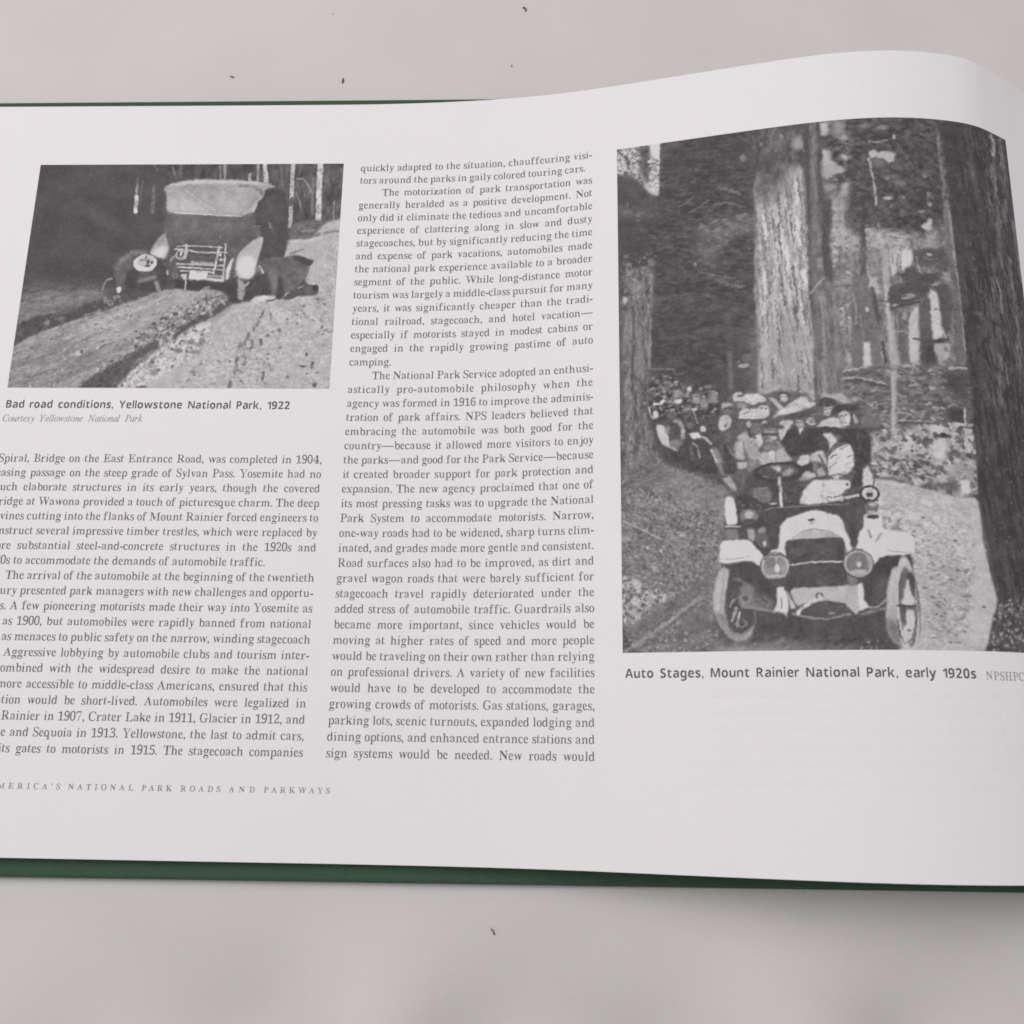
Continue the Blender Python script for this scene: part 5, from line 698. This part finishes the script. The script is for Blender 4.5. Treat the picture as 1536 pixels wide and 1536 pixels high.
('P',120,[(332,975),(364,974),(367,1002),(333,1009)],2.8,0.8,1),('S',86,2.8,[(305,974),(329,973)],0.92,1.8,0.8),('P',92,[(366,886),(381,878),(413,879),(432,889),(428,893),(412,895),(380,895)],1.6,0.8,1),('P',118,[(375,889),(412,891),(412,906),(377,905)],1.6,0.8,1),('S',168,2.5,[(383,900),(404,901)],0.92,1.9,0.8),('S',68,5.0,[(374,907),(393,909),(412,907)],0.92,1.9,0.8),
('P',124,[(377,910),(408,911),(406,929),(397,937),(384,934),(378,924)],1.6,0.8,1),('E',168,401,918,8.1,4.3,0.95,2.2,0.0,0,0.6),('E',146,391,924,6.8,3.7,0.95,2.2,0.0,0,0.6),('S',88,2.8,[(385,931),(399,932)],0.92,1.9,0.8),('E',92,384,916,4.3,3.1,0.95,2.2,0.0,0,0.6),('P',128,[(376,935),(404,937),(409,952),(375,949)],2.5,0.8,1),('P',150,[(408,920),(420,938),(430,953),(414,952)],2.5,0.8,1),
('P',170,[(359,965),(375,952),(388,956),(409,952),(420,947),(439,968),(444,985),(384,987),(371,991)],2.2,0.8,1),('E',190,395,962,9.2,10.5,0.95,3.7,0.0,0,0.6),('S',128,2.5,[(404,954),(405,980)],0.92,1.9,0.8),('E',108,426,967,1.8,1.8,0.95,2.2,0.0,0,0.6),('S',120,2.8,[(364,963),(384,987)],0.7,1.8,0.8),('S',186,3.1,[(364,954),(376,978)],0.7,1.9,0.8),
('P',80,[(273,919),(283,932),(298,961),(307,999),(301,1012),(270,1005)],2.5,0.8,1),('P',148,[(267,1019),(285,1014),(305,1052),(294,1054),(279,1036)],1.5,0.8,1),('P',110,[(310,1005),(335,1020),(339,1048),(321,1050)],3.6,0.8,0.7),('P',84,[(363,997),(453,1008),(457,1027),(449,1088),(392,1093),(338,1090),(312,1075),(330,1011)],2.7,0.8,1),
('P',116,[(342,1054),(384,1048),(390,1079),(379,1092),(345,1091)],3.6,0.8,1),('P',112,[(417,1053),(445,1052),(446,1085),(423,1089)],3.6,0.8,1),('S',78,3.0,[(345,1046),(373,1046)],0.92,1.8,0.8),('S',148,3.0,[(347,1053),(378,1051)],0.92,1.8,0.8),('S',134,3.0,[(422,1053),(438,1053)],0.92,1.8,0.8),('E',136,374,1023,10.4,4.3,0.7,3.7,0.0,0,0.6),('E',188,392,1093,9.0,2.4,0.95,2.1,0.0,0,0.6),
('P',76,[(582,905),(620,904),(637,916),(639,963),(634,996),(616,1004),(609,1061),(584,1063),(596,1001),(594,956),(559,938)],2.2,0.8,1),('S',106,6.8,[(609,918),(611,962)],0.5,4.4,0.8),('P',75,[(508,898),(526,894),(562,899),(597,906),(620,904),(609,915),(565,921),(535,914)],1.6,0.8,1),('P',82,[(510,910),(525,914),(536,937),(537,962),(522,969),(512,952)],1.5,0.8,1),
('P',187,[(523,915),(540,912),(550,920),(558,935),(546,948),(536,960),(540,940),(532,928)],1.6,0.8,1),('P',194,[(530,1001),(534,976),(548,960),(571,947),(587,945),(595,962),(595,1001),(584,1019),(566,1030),(533,1028),(530,1017)],1.5,0.8,1),('S',112,8.0,[(540,962),(553,949),(572,942)],0.92,1.9,0.8),('S',84,3.4,[(540,980),(547,974),(554,972)],0.92,1.8,0.8),
('S',88,3.4,[(581,981),(589,977)],0.92,1.8,0.8),('S',84,3.1,[(533,1006),(543,1000),(551,992)],0.92,1.8,0.8),('S',120,3.1,[(563,958),(581,949)],0.92,1.9,0.8),('S',146,2.8,[(573,1002),(589,992)],0.92,1.8,0.8),('S',146,2.8,[(554,983),(562,977)],0.92,1.8,0.8),('S',96,4.0,[(533,1029),(554,1023),(581,1028)],0.92,1.8,0.8),('S',150,3.1,[(564,1019),(579,1021)],0.92,1.8,0.8),
('S',160,5.5,[(538,993),(534,1017)],0.6,4.3,0.8),('P',172,[(488,970),(512,958),(522,961),(530,992),(525,1003),(510,986),(492,990)],1.5,0.8,1),('S',96,5.5,[(511,972),(520,992),(529,1017)],0.92,1.8,0.8),('P',165,[(504,1010),(517,1003),(526,1025),(505,1027)],1.5,0.8,1),('P',130,[(492,987),(505,985),(506,1010),(494,1010)],2.5,0.8,1),
('P',187,[(454,991),(465,969),(483,967),(490,979),(485,990),(466,1000)],1.5,0.8,1),('S',150,2.5,[(467,978),(480,981)],0.6,1.8,0.8),('P',78,[(463,1005),(471,996),(492,992),(496,1010),(478,1015)],1.5,0.8,1),('P',180,[(464,1017),(478,1012),(498,1018),(500,1030),(485,1032),(467,1028)],1.5,0.8,1),('P',150,[(455,1034),(467,1025),(492,1031),(464,1039)],2.4,0.8,1),
('P',84,[(437,1023),(461,1039),(487,1037),(465,1066),(454,1088),(423,1086),(420,1039)],2.4,0.8,1),('P',195,[(454,1100),(468,1064),(490,1037),(518,1036),(583,1039),(583,1060),(566,1068),(557,1092),(511,1099)],1.5,0.8,1),('S',92,4.2,[(525,1083),(548,1084),(568,1074)],0.92,1.8,0.8),('S',146,3.0,[(517,1041),(512,1096)],0.7,3.0,0.8),('E',84,574,1052,2.7,3.3,0.95,2.1,0.0,0,0.6),
('E',110,518,1051,1.5,1.5,0.95,2.1,0.0,0,0.6),('S',150,3.0,[(528,1069),(563,1082)],0.7,1.8,0.8),('P',186,[(535,1089),(565,1082),(562,1095)],1.5,0.8,1),('S',118,2.7,[(510,1077),(529,1094)],0.92,1.8,0.8),('S',168,3.6,[(481,1051),(469,1094)],0.6,3.6,0.8),('P',180,[(538,1029),(556,1028),(558,1038),(543,1036)],1.5,0.8,1),('E',92,409,1009,53.5,21.4,0.5,3.7,0.0,0,0.6),
('P',148,[(416,1014),(438,998),(450,1010),(439,1021),(421,1025)],2.7,0.8,1),('P',178,[(391,993),(412,994),(417,1008),(409,1011),(396,999)],2.4,0.8,1),('E',70,410,1010,56.5,23.8,0.95,2.1,6.4,0,0.6),('S',74,3.7,[(416,1030),(439,1026),(450,1016)],0.92,1.8,0.8),('S',200,7.6,[(409,1025),(411,1052),(412,1102)],0.92,1.5,0.8),('S',196,7.2,[(568,1086),(603,1080)],0.92,1.8,0.8),
('P',82,[(565,1090),(608,1086),(609,1107),(569,1098)],1.5,0.8,1),('P',188,[(615,1015),(627,1004),(637,1027),(640,1062),(612,1061)],1.5,0.8,1),('E',196,627,1077,21.2,18.8,0.95,2.1,0.0,0,0.6),('E',66,627,1077,21.5,19.1,0.95,2.1,5.4,0,0.6),('P',76,[(619,1074),(636,1074),(635,1086),(620,1086)],1.5,0.8,1),('E',172,629,1070,6.7,4.5,0.95,2.1,0.0,0,0.6),('S',76,2.4,[(641,1043),(636,1067)],0.92,1.8,0.8),
('E',112,629,1112,17.4,15.6,0.95,2.1,0.0,0,0.6),('E',172,632,1105,9.0,4.8,0.95,2.1,0.0,0,0.6),('S',82,4.2,[(615,1092),(645,1095)],0.92,1.8,0.8),('E',165,628,1125,11.4,3.9,0.95,2.1,0.0,0,0.6),('N',[(83,748),(269,774),(638,810),(626,1103),(308,1098),(106,958)],14,6.0,5.2,0.2,281,6.0,0.9),('P',80,[(296,1071),(323,1060),(375,1096),(375,1172),(401,1233),(353,1223),(325,1187),(299,1177)],1.9,1.1,1),
('B',[(299,1080),(367,1097),(358,1115),(305,1107)],16,1.9,4.2,70,120,1.5,0,0.6,0.8),('E',124,330,1124,23.0,19.1,1,2.9,0.0,0,0.8),('E',172,331,1119,10.5,9.6,1,3.8,0.0,0,0.8),('E',82,330,1136,17.2,5.7,1,2.9,0.0,0,0.8),('P',202,[(270,1085),(274,1072),(284,1068),(294,1074),(298,1097),(301,1144),(273,1145)],1.5,1.2,1),('S',186,3.4,[(271,1148),(308,1149)],1,1.5,0.8),
('S',84,3.0,[(273,1153),(310,1153)],1,1.5,0.8),('P',126,[(268,1156),(300,1156),(307,1184),(267,1182)],2.8,1.1,1),('P',84,[(300,1156),(316,1157),(328,1185),(307,1184)],1.5,1.1,1),('P',152,[(324,1157),(343,1158),(345,1181),(338,1192),(328,1183)],2.3,1.1,1),('E',100,365,1180,19.9,28.4,1,2.3,0.0,0,0.8),('E',138,362,1162,11.4,6.7,1,2.9,0.0,0,0.8),('E',185,366,1197,3.8,7.6,1,2.3,0.0,0,0.8),
('P',82,[(364,1115),(375,1105),(394,1104),(489,1102),(575,1101),(587,1109),(589,1138),(590,1210),(570,1221),(399,1216),(379,1198),(372,1171)],1.5,1.1,1),('S',128,3.1,[(371,1110),(393,1105),(489,1103),(575,1102)],1,1.5,0.8),('P',95,[(590,1111),(610,1108),(606,1180),(592,1205)],3.8,1.1,1),
('P',201,[(391,1224),(401,1204),(405,1155),(419,1137),(447,1127),(471,1118),(485,1115),(502,1116),(522,1124),(549,1131),(559,1149),(562,1172),(572,1189),(575,1216),(577,1238),(560,1255),(416,1259),(404,1242)],1.5,1.1,1),('P',190,[(408,1164),(447,1136),(470,1158),(437,1179)],9.5,1.1,0.4),('P',180,[(517,1125),(554,1153),(562,1179),(541,1178),(527,1152)],7.6,1.1,0.6),
('P',186,[(406,1207),(420,1194),(414,1251),(404,1245)],3.8,1.1,0.6),('P',182,[(555,1189),(567,1204),(568,1233),(557,1250)],4.7,1.1,0.6),('E',72,483,1140,8.8,3.3,1,1.5,0.0,0,0.8),('E',135,483,1147,5.7,4.8,0.6,2.9,0.0,0,0.8),('P',172,[(433,1186),(460,1170),(488,1164),(523,1171),(543,1181),(552,1187)],1.9,1.1,1),('S',140,2.3,[(433,1186),(460,1169),(488,1164),(523,1170),(543,1181)],1,1.5,0.8),
('P',86,[(415,1204),(418,1194),(428,1189),(485,1188),(546,1186),(555,1189),(560,1202),(559,1255),(557,1302),(562,1308),(423,1313),(418,1259)],1.5,0.4,1),('N',[(420,1194),(556,1192),(557,1303),(423,1310)],9,5.6,5.6,0,251,2.8,1),('E',104,444,1221,17.0,9.4,0.6,5.7,0.0,0,0.8),('S',194,3.6,[(423,1255),(468,1249),(513,1248),(554,1250)],1,1.5,0.7),('S',120,4.5,[(562,1221),(562,1307)],0.6,2.8,0.8),
('P',172,[(422,1313),(493,1312),(560,1308),(584,1307),(582,1377),(571,1381),(561,1366),(551,1354),(517,1347),(477,1349),(437,1359),(425,1335)],1.5,1.1,1),('P',120,[(559,1280),(580,1290),(584,1307),(563,1310)],2.6,1.1,1),('P',92,[(449,1371),(477,1353),(516,1350),(549,1356),(569,1378),(559,1389),(504,1392),(450,1384)],1.8,1.1,1),('S',145,5.5,[(426,1377),(465,1388),(504,1392),(560,1381)],1,2.9,0.7),
('S',82,4.4,[(435,1372),(489,1380),(553,1373)],0.7,1.5,0.7),('E',150,518,1377,9.2,2.6,0.8,1.5,0.0,0,0.7),('P',84,[(433,1362),(463,1353),(451,1368),(436,1369)],1.5,1.1,1),('S',194,8.1,[(441,1368),(469,1352),(493,1339)],1,1.5,0.7),('E',196,439,1374,5.5,7.3,1,1.5,0.0,0,0.7),('E',96,491,1333,7.4,5.9,1,1.5,3.3,0,0.7),('E',190,493,1340,4.8,4.8,1,1.5,0.0,0,0.7),
('P',84,[(298,1371),(387,1370),(426,1390),(504,1397),(567,1386),(609,1374),(649,1380),(646,1426),(663,1485),(444,1484),(395,1439),(336,1425)],4.6,1.1,1),('P',110,[(278,1461),(360,1434),(438,1447),(639,1469),(637,1493),(269,1490)],9.0,1.1,1),('N',[(263,1424),(657,1437),(654,1485),(245,1482)],22,16.2,5.4,-0.4,261,5.4,1),
('P',158,[(237,1460),(294,1454),(343,1458),(445,1473),(444,1492),(211,1489)],7.2,5.4,0.7),('S',150,10.8,[(375,1459),(399,1439)],0.5,7.2,0.7),('S',150,9.0,[(406,1463),(431,1447)],0.5,7.2,0.7),('B',[(580,1437),(649,1445),(639,1474),(569,1474)],12,1.4,2.9,120,150,1.5,0,0.6,0.8),('P',82,[(269,1249),(329,1238),(355,1257),(367,1285),(391,1309),(385,1366),(314,1364),(278,1289)],2.2,1.1,1),
('P',128,[(300,1315),(325,1304),(340,1325),(364,1335),(379,1359),(363,1369),(315,1358),(292,1349)],5.5,1.1,0.75),('E',136,311,1332,16.6,18.5,1,7.4,0.0,0,0.7),('S',130,7.4,[(318,1354),(347,1362),(385,1370)],1,3.7,0.7),('S',90,5.5,[(343,1330),(359,1342)],0.7,3.7,0.7),('S',146,7.4,[(274,1348),(284,1335)],0.8,3.7,0.7),
('P',160,[(256,1259),(264,1252),(275,1264),(269,1305),(266,1348),(271,1394),(284,1424),(305,1431),(328,1415),(323,1432),(300,1444),(274,1436),(251,1403),(235,1364),(233,1321),(243,1281)],2.2,1.1,1),('P',124,[(240,1364),(261,1373),(275,1416),(299,1428),(323,1425),(298,1444),(272,1436),(251,1403)],7.3,1.1,0.8),('P',178,[(252,1270),(265,1268),(256,1348),(240,1339)],7.4,1.1,0.7),
('E',86,293,1374,29.3,54.9,0.8,4.6,0.0,0,0.7),('S',138,5.5,[(268,1382),(277,1411),(292,1424),(312,1421),(327,1405)],1,2.9,0.7),('E',126,298,1364,36.7,77.1,0.55,2.8,5.5,-0.06,0.7),('S',82,3.6,[(273,1404),(289,1424),(310,1425)],0.8,1.5,0.7),('S',172,7.3,[(288,1360),(277,1390)],1,2.6,0.7),('S',178,7.3,[(296,1366),(292,1403)],1,2.6,0.7),('E',112,301,1411,21.8,10.9,0.6,5.5,0.0,0,0.7),
('E',104,293,1352,12.9,11.0,1,5.5,0.0,0,0.7),('P',200,[(390,1309),(409,1306),(418,1354),(412,1385),(405,1375),(379,1369),(389,1353)],1.5,1.1,1),('S',110,3.3,[(400,1335),(400,1363)],0.8,1.5,0.7),('P',186,[(413,1317),(425,1335),(437,1364),(421,1364)],1.8,1.1,1),('S',92,4.1,[(411,1306),(422,1334),(438,1367)],1,1.5,0.7),
('P',208,[(252,1232),(256,1192),(262,1185),(323,1184),(333,1191),(342,1203),(366,1233),(355,1257),(329,1239),(299,1241),(269,1245),(253,1241)],1.5,0.4,1),('P',192,[(252,1218),(296,1213),(337,1212),(352,1236),(329,1235),(286,1241),(253,1241)],5.6,1.1,0.6),('S',150,2.4,[(252,1233),(293,1234),(328,1228)],1,1.5,0.8),
('P',203,[(374,1222),(383,1213),(412,1213),(419,1235),(402,1231),(378,1237)],1.5,1.1,1),('E',176,389,1257,36.5,34.6,1,1.9,0.0,0,0.7),('E',84,389,1255,35.6,34.6,0.75,2.6,3.4,0,0.7),('E',140,389,1257,29.0,28.1,1,2.8,0.0,0,0.7),('E',112,381,1248,15.0,13.1,0.6,7.5,0.0,0,0.7),('E',178,388,1282,20.5,4.8,0.9,2.8,0.0,0,0.7),('S',175,4.5,[(393,1234),(392,1255)],0.7,2.8,0.8),
('E',204,393,1262,5.6,10.3,1,2.8,0.0,0,0.7),('P',92,[(370,1288),(415,1286),(411,1303),(386,1309)],2.8,1.1,1),('S',78,4.5,[(365,1237),(379,1226),(402,1226),(418,1235)],0.9,1.5,0.8),('P',203,[(589,1210),(594,1176),(607,1166),(608,1128),(651,1133),(652,1167),(677,1176),(719,1179),(725,1201),(725,1225),(700,1236),(660,1235),(637,1244),(616,1269),(609,1239),(578,1222)],1.5,1.1,1),
('S',112,4.6,[(617,1170),(623,1190)],0.9,1.5,0.8),('S',142,7.6,[(634,1199),(648,1180)],0.8,3.8,0.8),('S',140,2.5,[(659,1221),(673,1226),(707,1228)],1,1.5,0.8),('E',80,630,1137,15.3,5.7,1,2.3,0.0,0,0.8),('S',120,2.5,[(580,1218),(601,1219)],1,1.5,0.8),('B',[(651,1143),(695,1147),(685,1174),(655,1170)],12,1.5,2.7,110,140,1.5,0,0.6,0.8),
('P',78,[(612,1278),(625,1261),(640,1245),(663,1236),(700,1237),(700,1258),(678,1265),(662,1295),(650,1339),(632,1362),(606,1364),(597,1324),(595,1294)],2.2,1.1,1),('P',112,[(634,1285),(659,1285),(650,1331),(629,1356),(613,1356)],9.3,1.1,0.6),('P',200,[(582,1307),(595,1301),(597,1347),(608,1365),(581,1372)],1.5,1.1,1),('S',152,4.4,[(608,1365),(628,1362),(645,1347)],1,2.6,0.7),
('S',130,7.3,[(587,1380),(615,1374),(644,1367)],1,3.7,0.7),('E',170,588,1255,35.6,34.7,1,1.5,0.0,0,0.7),('E',84,588,1255,35.6,34.7,0.75,2.6,4.1,0,0.7),('E',120,588,1255,29.0,29.0,1,2.8,0.0,0,0.7),('E',176,587,1276,20.5,6.3,0.85,3.0,0.0,0,0.7),('E',195,589,1257,5.6,7.5,1,3.4,0.0,0,0.7),('S',150,4.1,[(588,1237),(587,1254)],0.7,1.5,0.8),('S',176,3.0,[(609,1234),(614,1251),(612,1264)],0.8,1.5,0.8),
('P',166,[(667,1271),(680,1263),(696,1261),(682,1295),(673,1356),(669,1405),(674,1442),(686,1464),(670,1458),(651,1435),(644,1388),(650,1323)],2.2,1.1,1),('P',118,[(645,1388),(669,1388),(675,1445),(689,1467),(664,1456),(650,1432)],7.3,1.1,0.8),('S',190,7.5,[(672,1281),(660,1323),(653,1364)],0.6,5.6,0.7),('E',96,698,1362,28.5,113.0,1,1.8,0.0,0,0.4),('E',184,697,1362,24.8,108.4,1,2.2,6.2,0,0.4),
('E',118,697,1364,18.4,95.5,1,2.8,0.0,0,0.7),('E',92,710,1301,9.3,29.7,1,3.7,0.0,0,0.7),('P',188,[(703,1291),(707,1308),(713,1324),(703,1334),(715,1360),(677,1359),(687,1331)],2.2,1.1,1),('S',86,5.9,[(674,1362),(712,1363)],1,1.5,0.7),('P',186,[(691,1370),(713,1370),(706,1413),(698,1442),(684,1451),(676,1437),(681,1409)],2.5,1.1,1),('S',84,9.2,[(689,1367),(685,1408)],1,2.6,0.7),
('E',100,696,1421,5.5,3.3,1,1.5,0.0,0,0.7),('S',84,4.7,[(674,1397),(675,1432),(681,1450)],1,2.2,0.7),('E',186,684,1451,10.8,10.8,1,3.6,0.0,0,0.7),('S',110,2.9,[(723,1347),(716,1404),(705,1445)],0.7,1.5,0.7),('P',86,[(274,1277),(293,1289),(312,1346),(327,1375),(330,1403),(312,1422),(285,1421),(269,1401),(262,1368),(265,1317)],2.4,1.5,1),
('P',168,[(259,1256),(274,1260),(271,1288),(263,1334),(256,1367),(259,1390),(269,1415),(285,1428),(301,1429),(320,1419),(330,1400),(324,1425),(306,1438),(289,1441),(273,1435),(258,1418),(242,1392),(234,1361),(233,1338),(240,1299),(249,1270)],1.8,0.6,1),('P',124,[(233,1367),(257,1373),(269,1415),(295,1432),(320,1422),(306,1438),(287,1441),(258,1418)],4.8,1.5,0.85),
('S',184,8.1,[(257,1271),(246,1316),(241,1359)],0.6,5.6,1.6),('S',130,2.5,[(263,1265),(257,1316),(251,1367)],0.6,2.2,1.6),('S',140,4.0,[(259,1365),(267,1399),(279,1421),(301,1426),(323,1411)],0.9,2.1,1.5),('S',82,2.7,[(269,1403),(282,1419),(301,1421),(318,1411)],0.9,2.1,1.5),('S',174,7.0,[(289,1360),(278,1390)],0.9,2.1,1.5),('S',178,6.4,[(296,1371),(291,1405)],0.9,2.1,1.5),
('S',126,4.3,[(306,1388),(314,1404)],0.9,2.1,1.5),('S',130,4.3,[(283,1400),(302,1406),(314,1398)],0.9,2.1,1.5),('S',132,3.1,[(277,1334),(286,1317)],0.7,2.2,1.5),('P',134,[(294,1329),(311,1318),(327,1324),(326,1347),(309,1360),(296,1352)],3.7,1.5,1),('S',152,4.9,[(274,1354),(285,1337)],0.9,2.1,1.5),('E',122,318,1313,16.7,13.6,0.9,6.8,0.0,0,1.2),('E',92,313,1335,8.0,6.8,0.9,3.1,0.0,0,1.2),
('S',138,6.7,[(304,1355),(341,1362),(381,1371)],0.9,2.1,1.5),('P',110,[(332,1330),(375,1337),(382,1365),(342,1358)],4.9,1.5,1),('S',84,4.9,[(346,1330),(366,1345)],0.9,2.2,1.5),('P',168,[(668,1265),(686,1262),(700,1265),(687,1287),(676,1326),(672,1358),(668,1397),(673,1434),(681,1461),(661,1453),(645,1429),(644,1380),(652,1320)],1.8,0.6,1),
('P',114,[(643,1388),(668,1397),(673,1437),(679,1461),(659,1450),(643,1426)],5.4,1.5,0.85),('S',190,6.8,[(673,1276),(661,1315),(654,1367)],0.65,5.0,1.6),('S',120,2.5,[(688,1270),(676,1326),(670,1380)],0.6,2.2,1.6),('E',92,698,1362,26.3,113.9,0.9,1.8,0.0,0,0.3),('E',187,697,1362,23.0,107.8,0.9,2.5,5.8,0,0.3),('E',112,699,1362,17.8,95.6,0.9,2.5,0.0,0,0.3),
('P',84,[(698,1287),(712,1273),(720,1298),(717,1342),(708,1326),(705,1298)],1.9,1.5,1),('P',186,[(700,1295),(706,1298),(703,1323),(710,1331),(717,1350),(713,1361),(678,1357),(689,1337)],1.8,1.5,1),('S',82,5.5,[(674,1361),(715,1363)],0.9,2.1,1.5),('P',188,[(694,1370),(712,1372),(712,1402),(699,1442),(685,1450),(679,1429),(684,1396)],1.8,1.5,1),('S',78,8.3,[(689,1367),(686,1407)],0.9,2.1,1.5),
('E',100,695,1421,4.2,3.0,0.9,2.4,0.0,0,1.2),('S',86,3.7,[(672,1397),(673,1432),(684,1454)],0.9,2.1,1.5),('S',192,3.6,[(675,1442),(684,1460),(699,1448)],0.9,2.1,1.5),('S',94,3.1,[(722,1325),(720,1369),(712,1407)],0.9,2.2,1.5),('N',[(-9,-124),(1255,-129),(1033,1475),(-25,1478)],8,3.3,3.3,0,299,2.0,1),
]
TONE = np.array([lin(min(255, max(0, g))) / lin(214) for g in range(256)])
def P_finish(T):                              # photographic grain and slightly ragged outlines
    H, W = T.shape; yy, xx = np.mgrid[0:H, 0:W].astype(float)
    dx = fbm(xx / 4, yy / 4, 401, 2) * 0.7; dy = fbm(xx / 4, yy / 4, 431, 2) * 0.7
    X = np.clip(xx + dx, 0, W - 1.001); Y = np.clip(yy + dy, 0, H - 1.001); i = X.astype(int); j = Y.astype(int); fx = X - i; fy = Y - j
    A = (T[j, i] * (1 - fx) + T[j, i + 1] * fx) * (1 - fy) + (T[j + 1, i] * (1 - fx) + T[j + 1, i + 1] * fx) * fy
    A = blur(A, 0.45)
    A = A + 0.18 * (A - blur(A, 1.3))
    mid = np.clip(1 - np.abs(A - 135) / 75, 0.25, 1)
    return A + mid * (fbm(xx / 3.5, yy / 3.5, 461, 2) * 9 + fbm(xx / 9, yy / 7, 491, 2) * 7) + fbm(xx / 1.6, yy / 1.6, 521, 1) * 5
def print_photo(rect, cmds, label):
    s0, v0, s1, v1 = rect; res = 0.5
    T = Painter((s1 - s0) * 10, (v1 - v0) * 10, res, 82).run(cmds)
    T = P_finish(T)
    T = np.clip(T * 1.09 + -14, 62, 200); nr, nc = T.shape
    ss = np.linspace(s0, s1, nc); vs = np.linspace(v0, v1, nr); Sg, Vg = np.meshgrid(ss, vs)
    o = grid_obj('photograph', page_point(Sg, Vg, 0.05), M_PHOTO, page)
    k = np.interp(T.reshape(-1), np.arange(256), TONE); w = np.clip((200 - T.reshape(-1)) / 100, 0, 1)
    C = np.ones((nr * nc, 4), np.float32)
    for i, tn in enumerate((1.025, 0.985, 0.99)): C[:, i] = PAPER[i] * k * (1 + (tn - 1) * w)
    at = o.data.color_attributes.new('tone', 'FLOAT_COLOR', 'POINT'); at.data.foreach_set('color', C.reshape(-1))
    o['label'] = label
    return o
print_photo((-153.636, -2.7365, -60.1652, 70.0569), PICTURE_CAR_BEHIND, 'photograph of two men digging out an old touring car stuck on a rutted road')
print_photo((22.5028, -1.6777, 136.6566, 145.1707), PICTURE_FOREST_ROAD, 'photograph of an open touring car full of passengers on a forest road')

# ------------------------------------------------------------------ specks of lint on the sheet
def lint(label, pts, r, material):
    V = []; F = []; n = len(pts); m = 6; base = np.array(pts[0] + (0,), float)
    for i, (x, y) in enumerate(pts):
        a = pts[max(0, i - 1)]; b = pts[min(n - 1, i + 1)]; d = math.atan2(b[1] - a[1], b[0] - a[0]); rr = r * (0.45 if i in (0, n - 1) else 1.0)
        for j in range(m):
            t = 2 * math.pi * j / m
            V.append(((x - base[0] - math.sin(d) * math.cos(t) * rr) * MM, (y - base[1] + math.cos(d) * math.cos(t) * rr) * MM, (r + math.sin(t) * rr) * MM))
    for i in range(n - 1):
        for j in range(m):
            k = (j + 1) % m; F.append((i * m + j, i * m + k, (i + 1) * m + k, (i + 1) * m + j))
    F.append(tuple(range(m - 1, -1, -1))); F.append(tuple((n - 1) * m + j for j in range(m)))
    o = mesh_obj('lint_speck', V, F, material, None, True)
    o.location = (base[0] * MM, base[1] * MM, float(table_z(base[0] * MM, base[1] * MM)))
    o['label'] = label; o['category'] = 'lint'; o['group'] = 'dark specks of lint on the sheet'
    return o
for label, pts, r, brown in [
 ("tiny dark hooked speck at the top of the sheet above the page's rising edge", [(-6.74, 62.95), (-6.1, 62.81), (-5.66, 62.17), (-5.86, 61.41)], 0.3, 0),
 ("short dark fibre lying flat above the book's top cover edge, leftmost of the specks", [(-99.85, 38.3), (-99.2, 38.29), (-98.52, 37.91)], 0.22, 0),
 ("curved comma-shaped dark speck just above the book's top cover edge", [(-63.45, 37.31), (-63.41, 36.57), (-63.66, 35.47)], 0.34, 0),
 ('round dark dot on the sheet nearest the place where the page starts to rise', [(-10.07, 41.56), (-9.85, 41.06)], 0.32, 0),
 ('brown curved fibre on the sheet below the book', [(-11.46, -213.73), (-10.86, -214.19), (-10.51, -214.97), (-10.58, -215.29)], 0.22, 1),
 ('faint tiny dot near the top edge, left of the hooked speck', [(-68.46, 61.97), (-68.13, 61.84)], 0.16, 0)]:
    lint(label, pts, r, M_LINT_BROWN if brown else M_LINT)
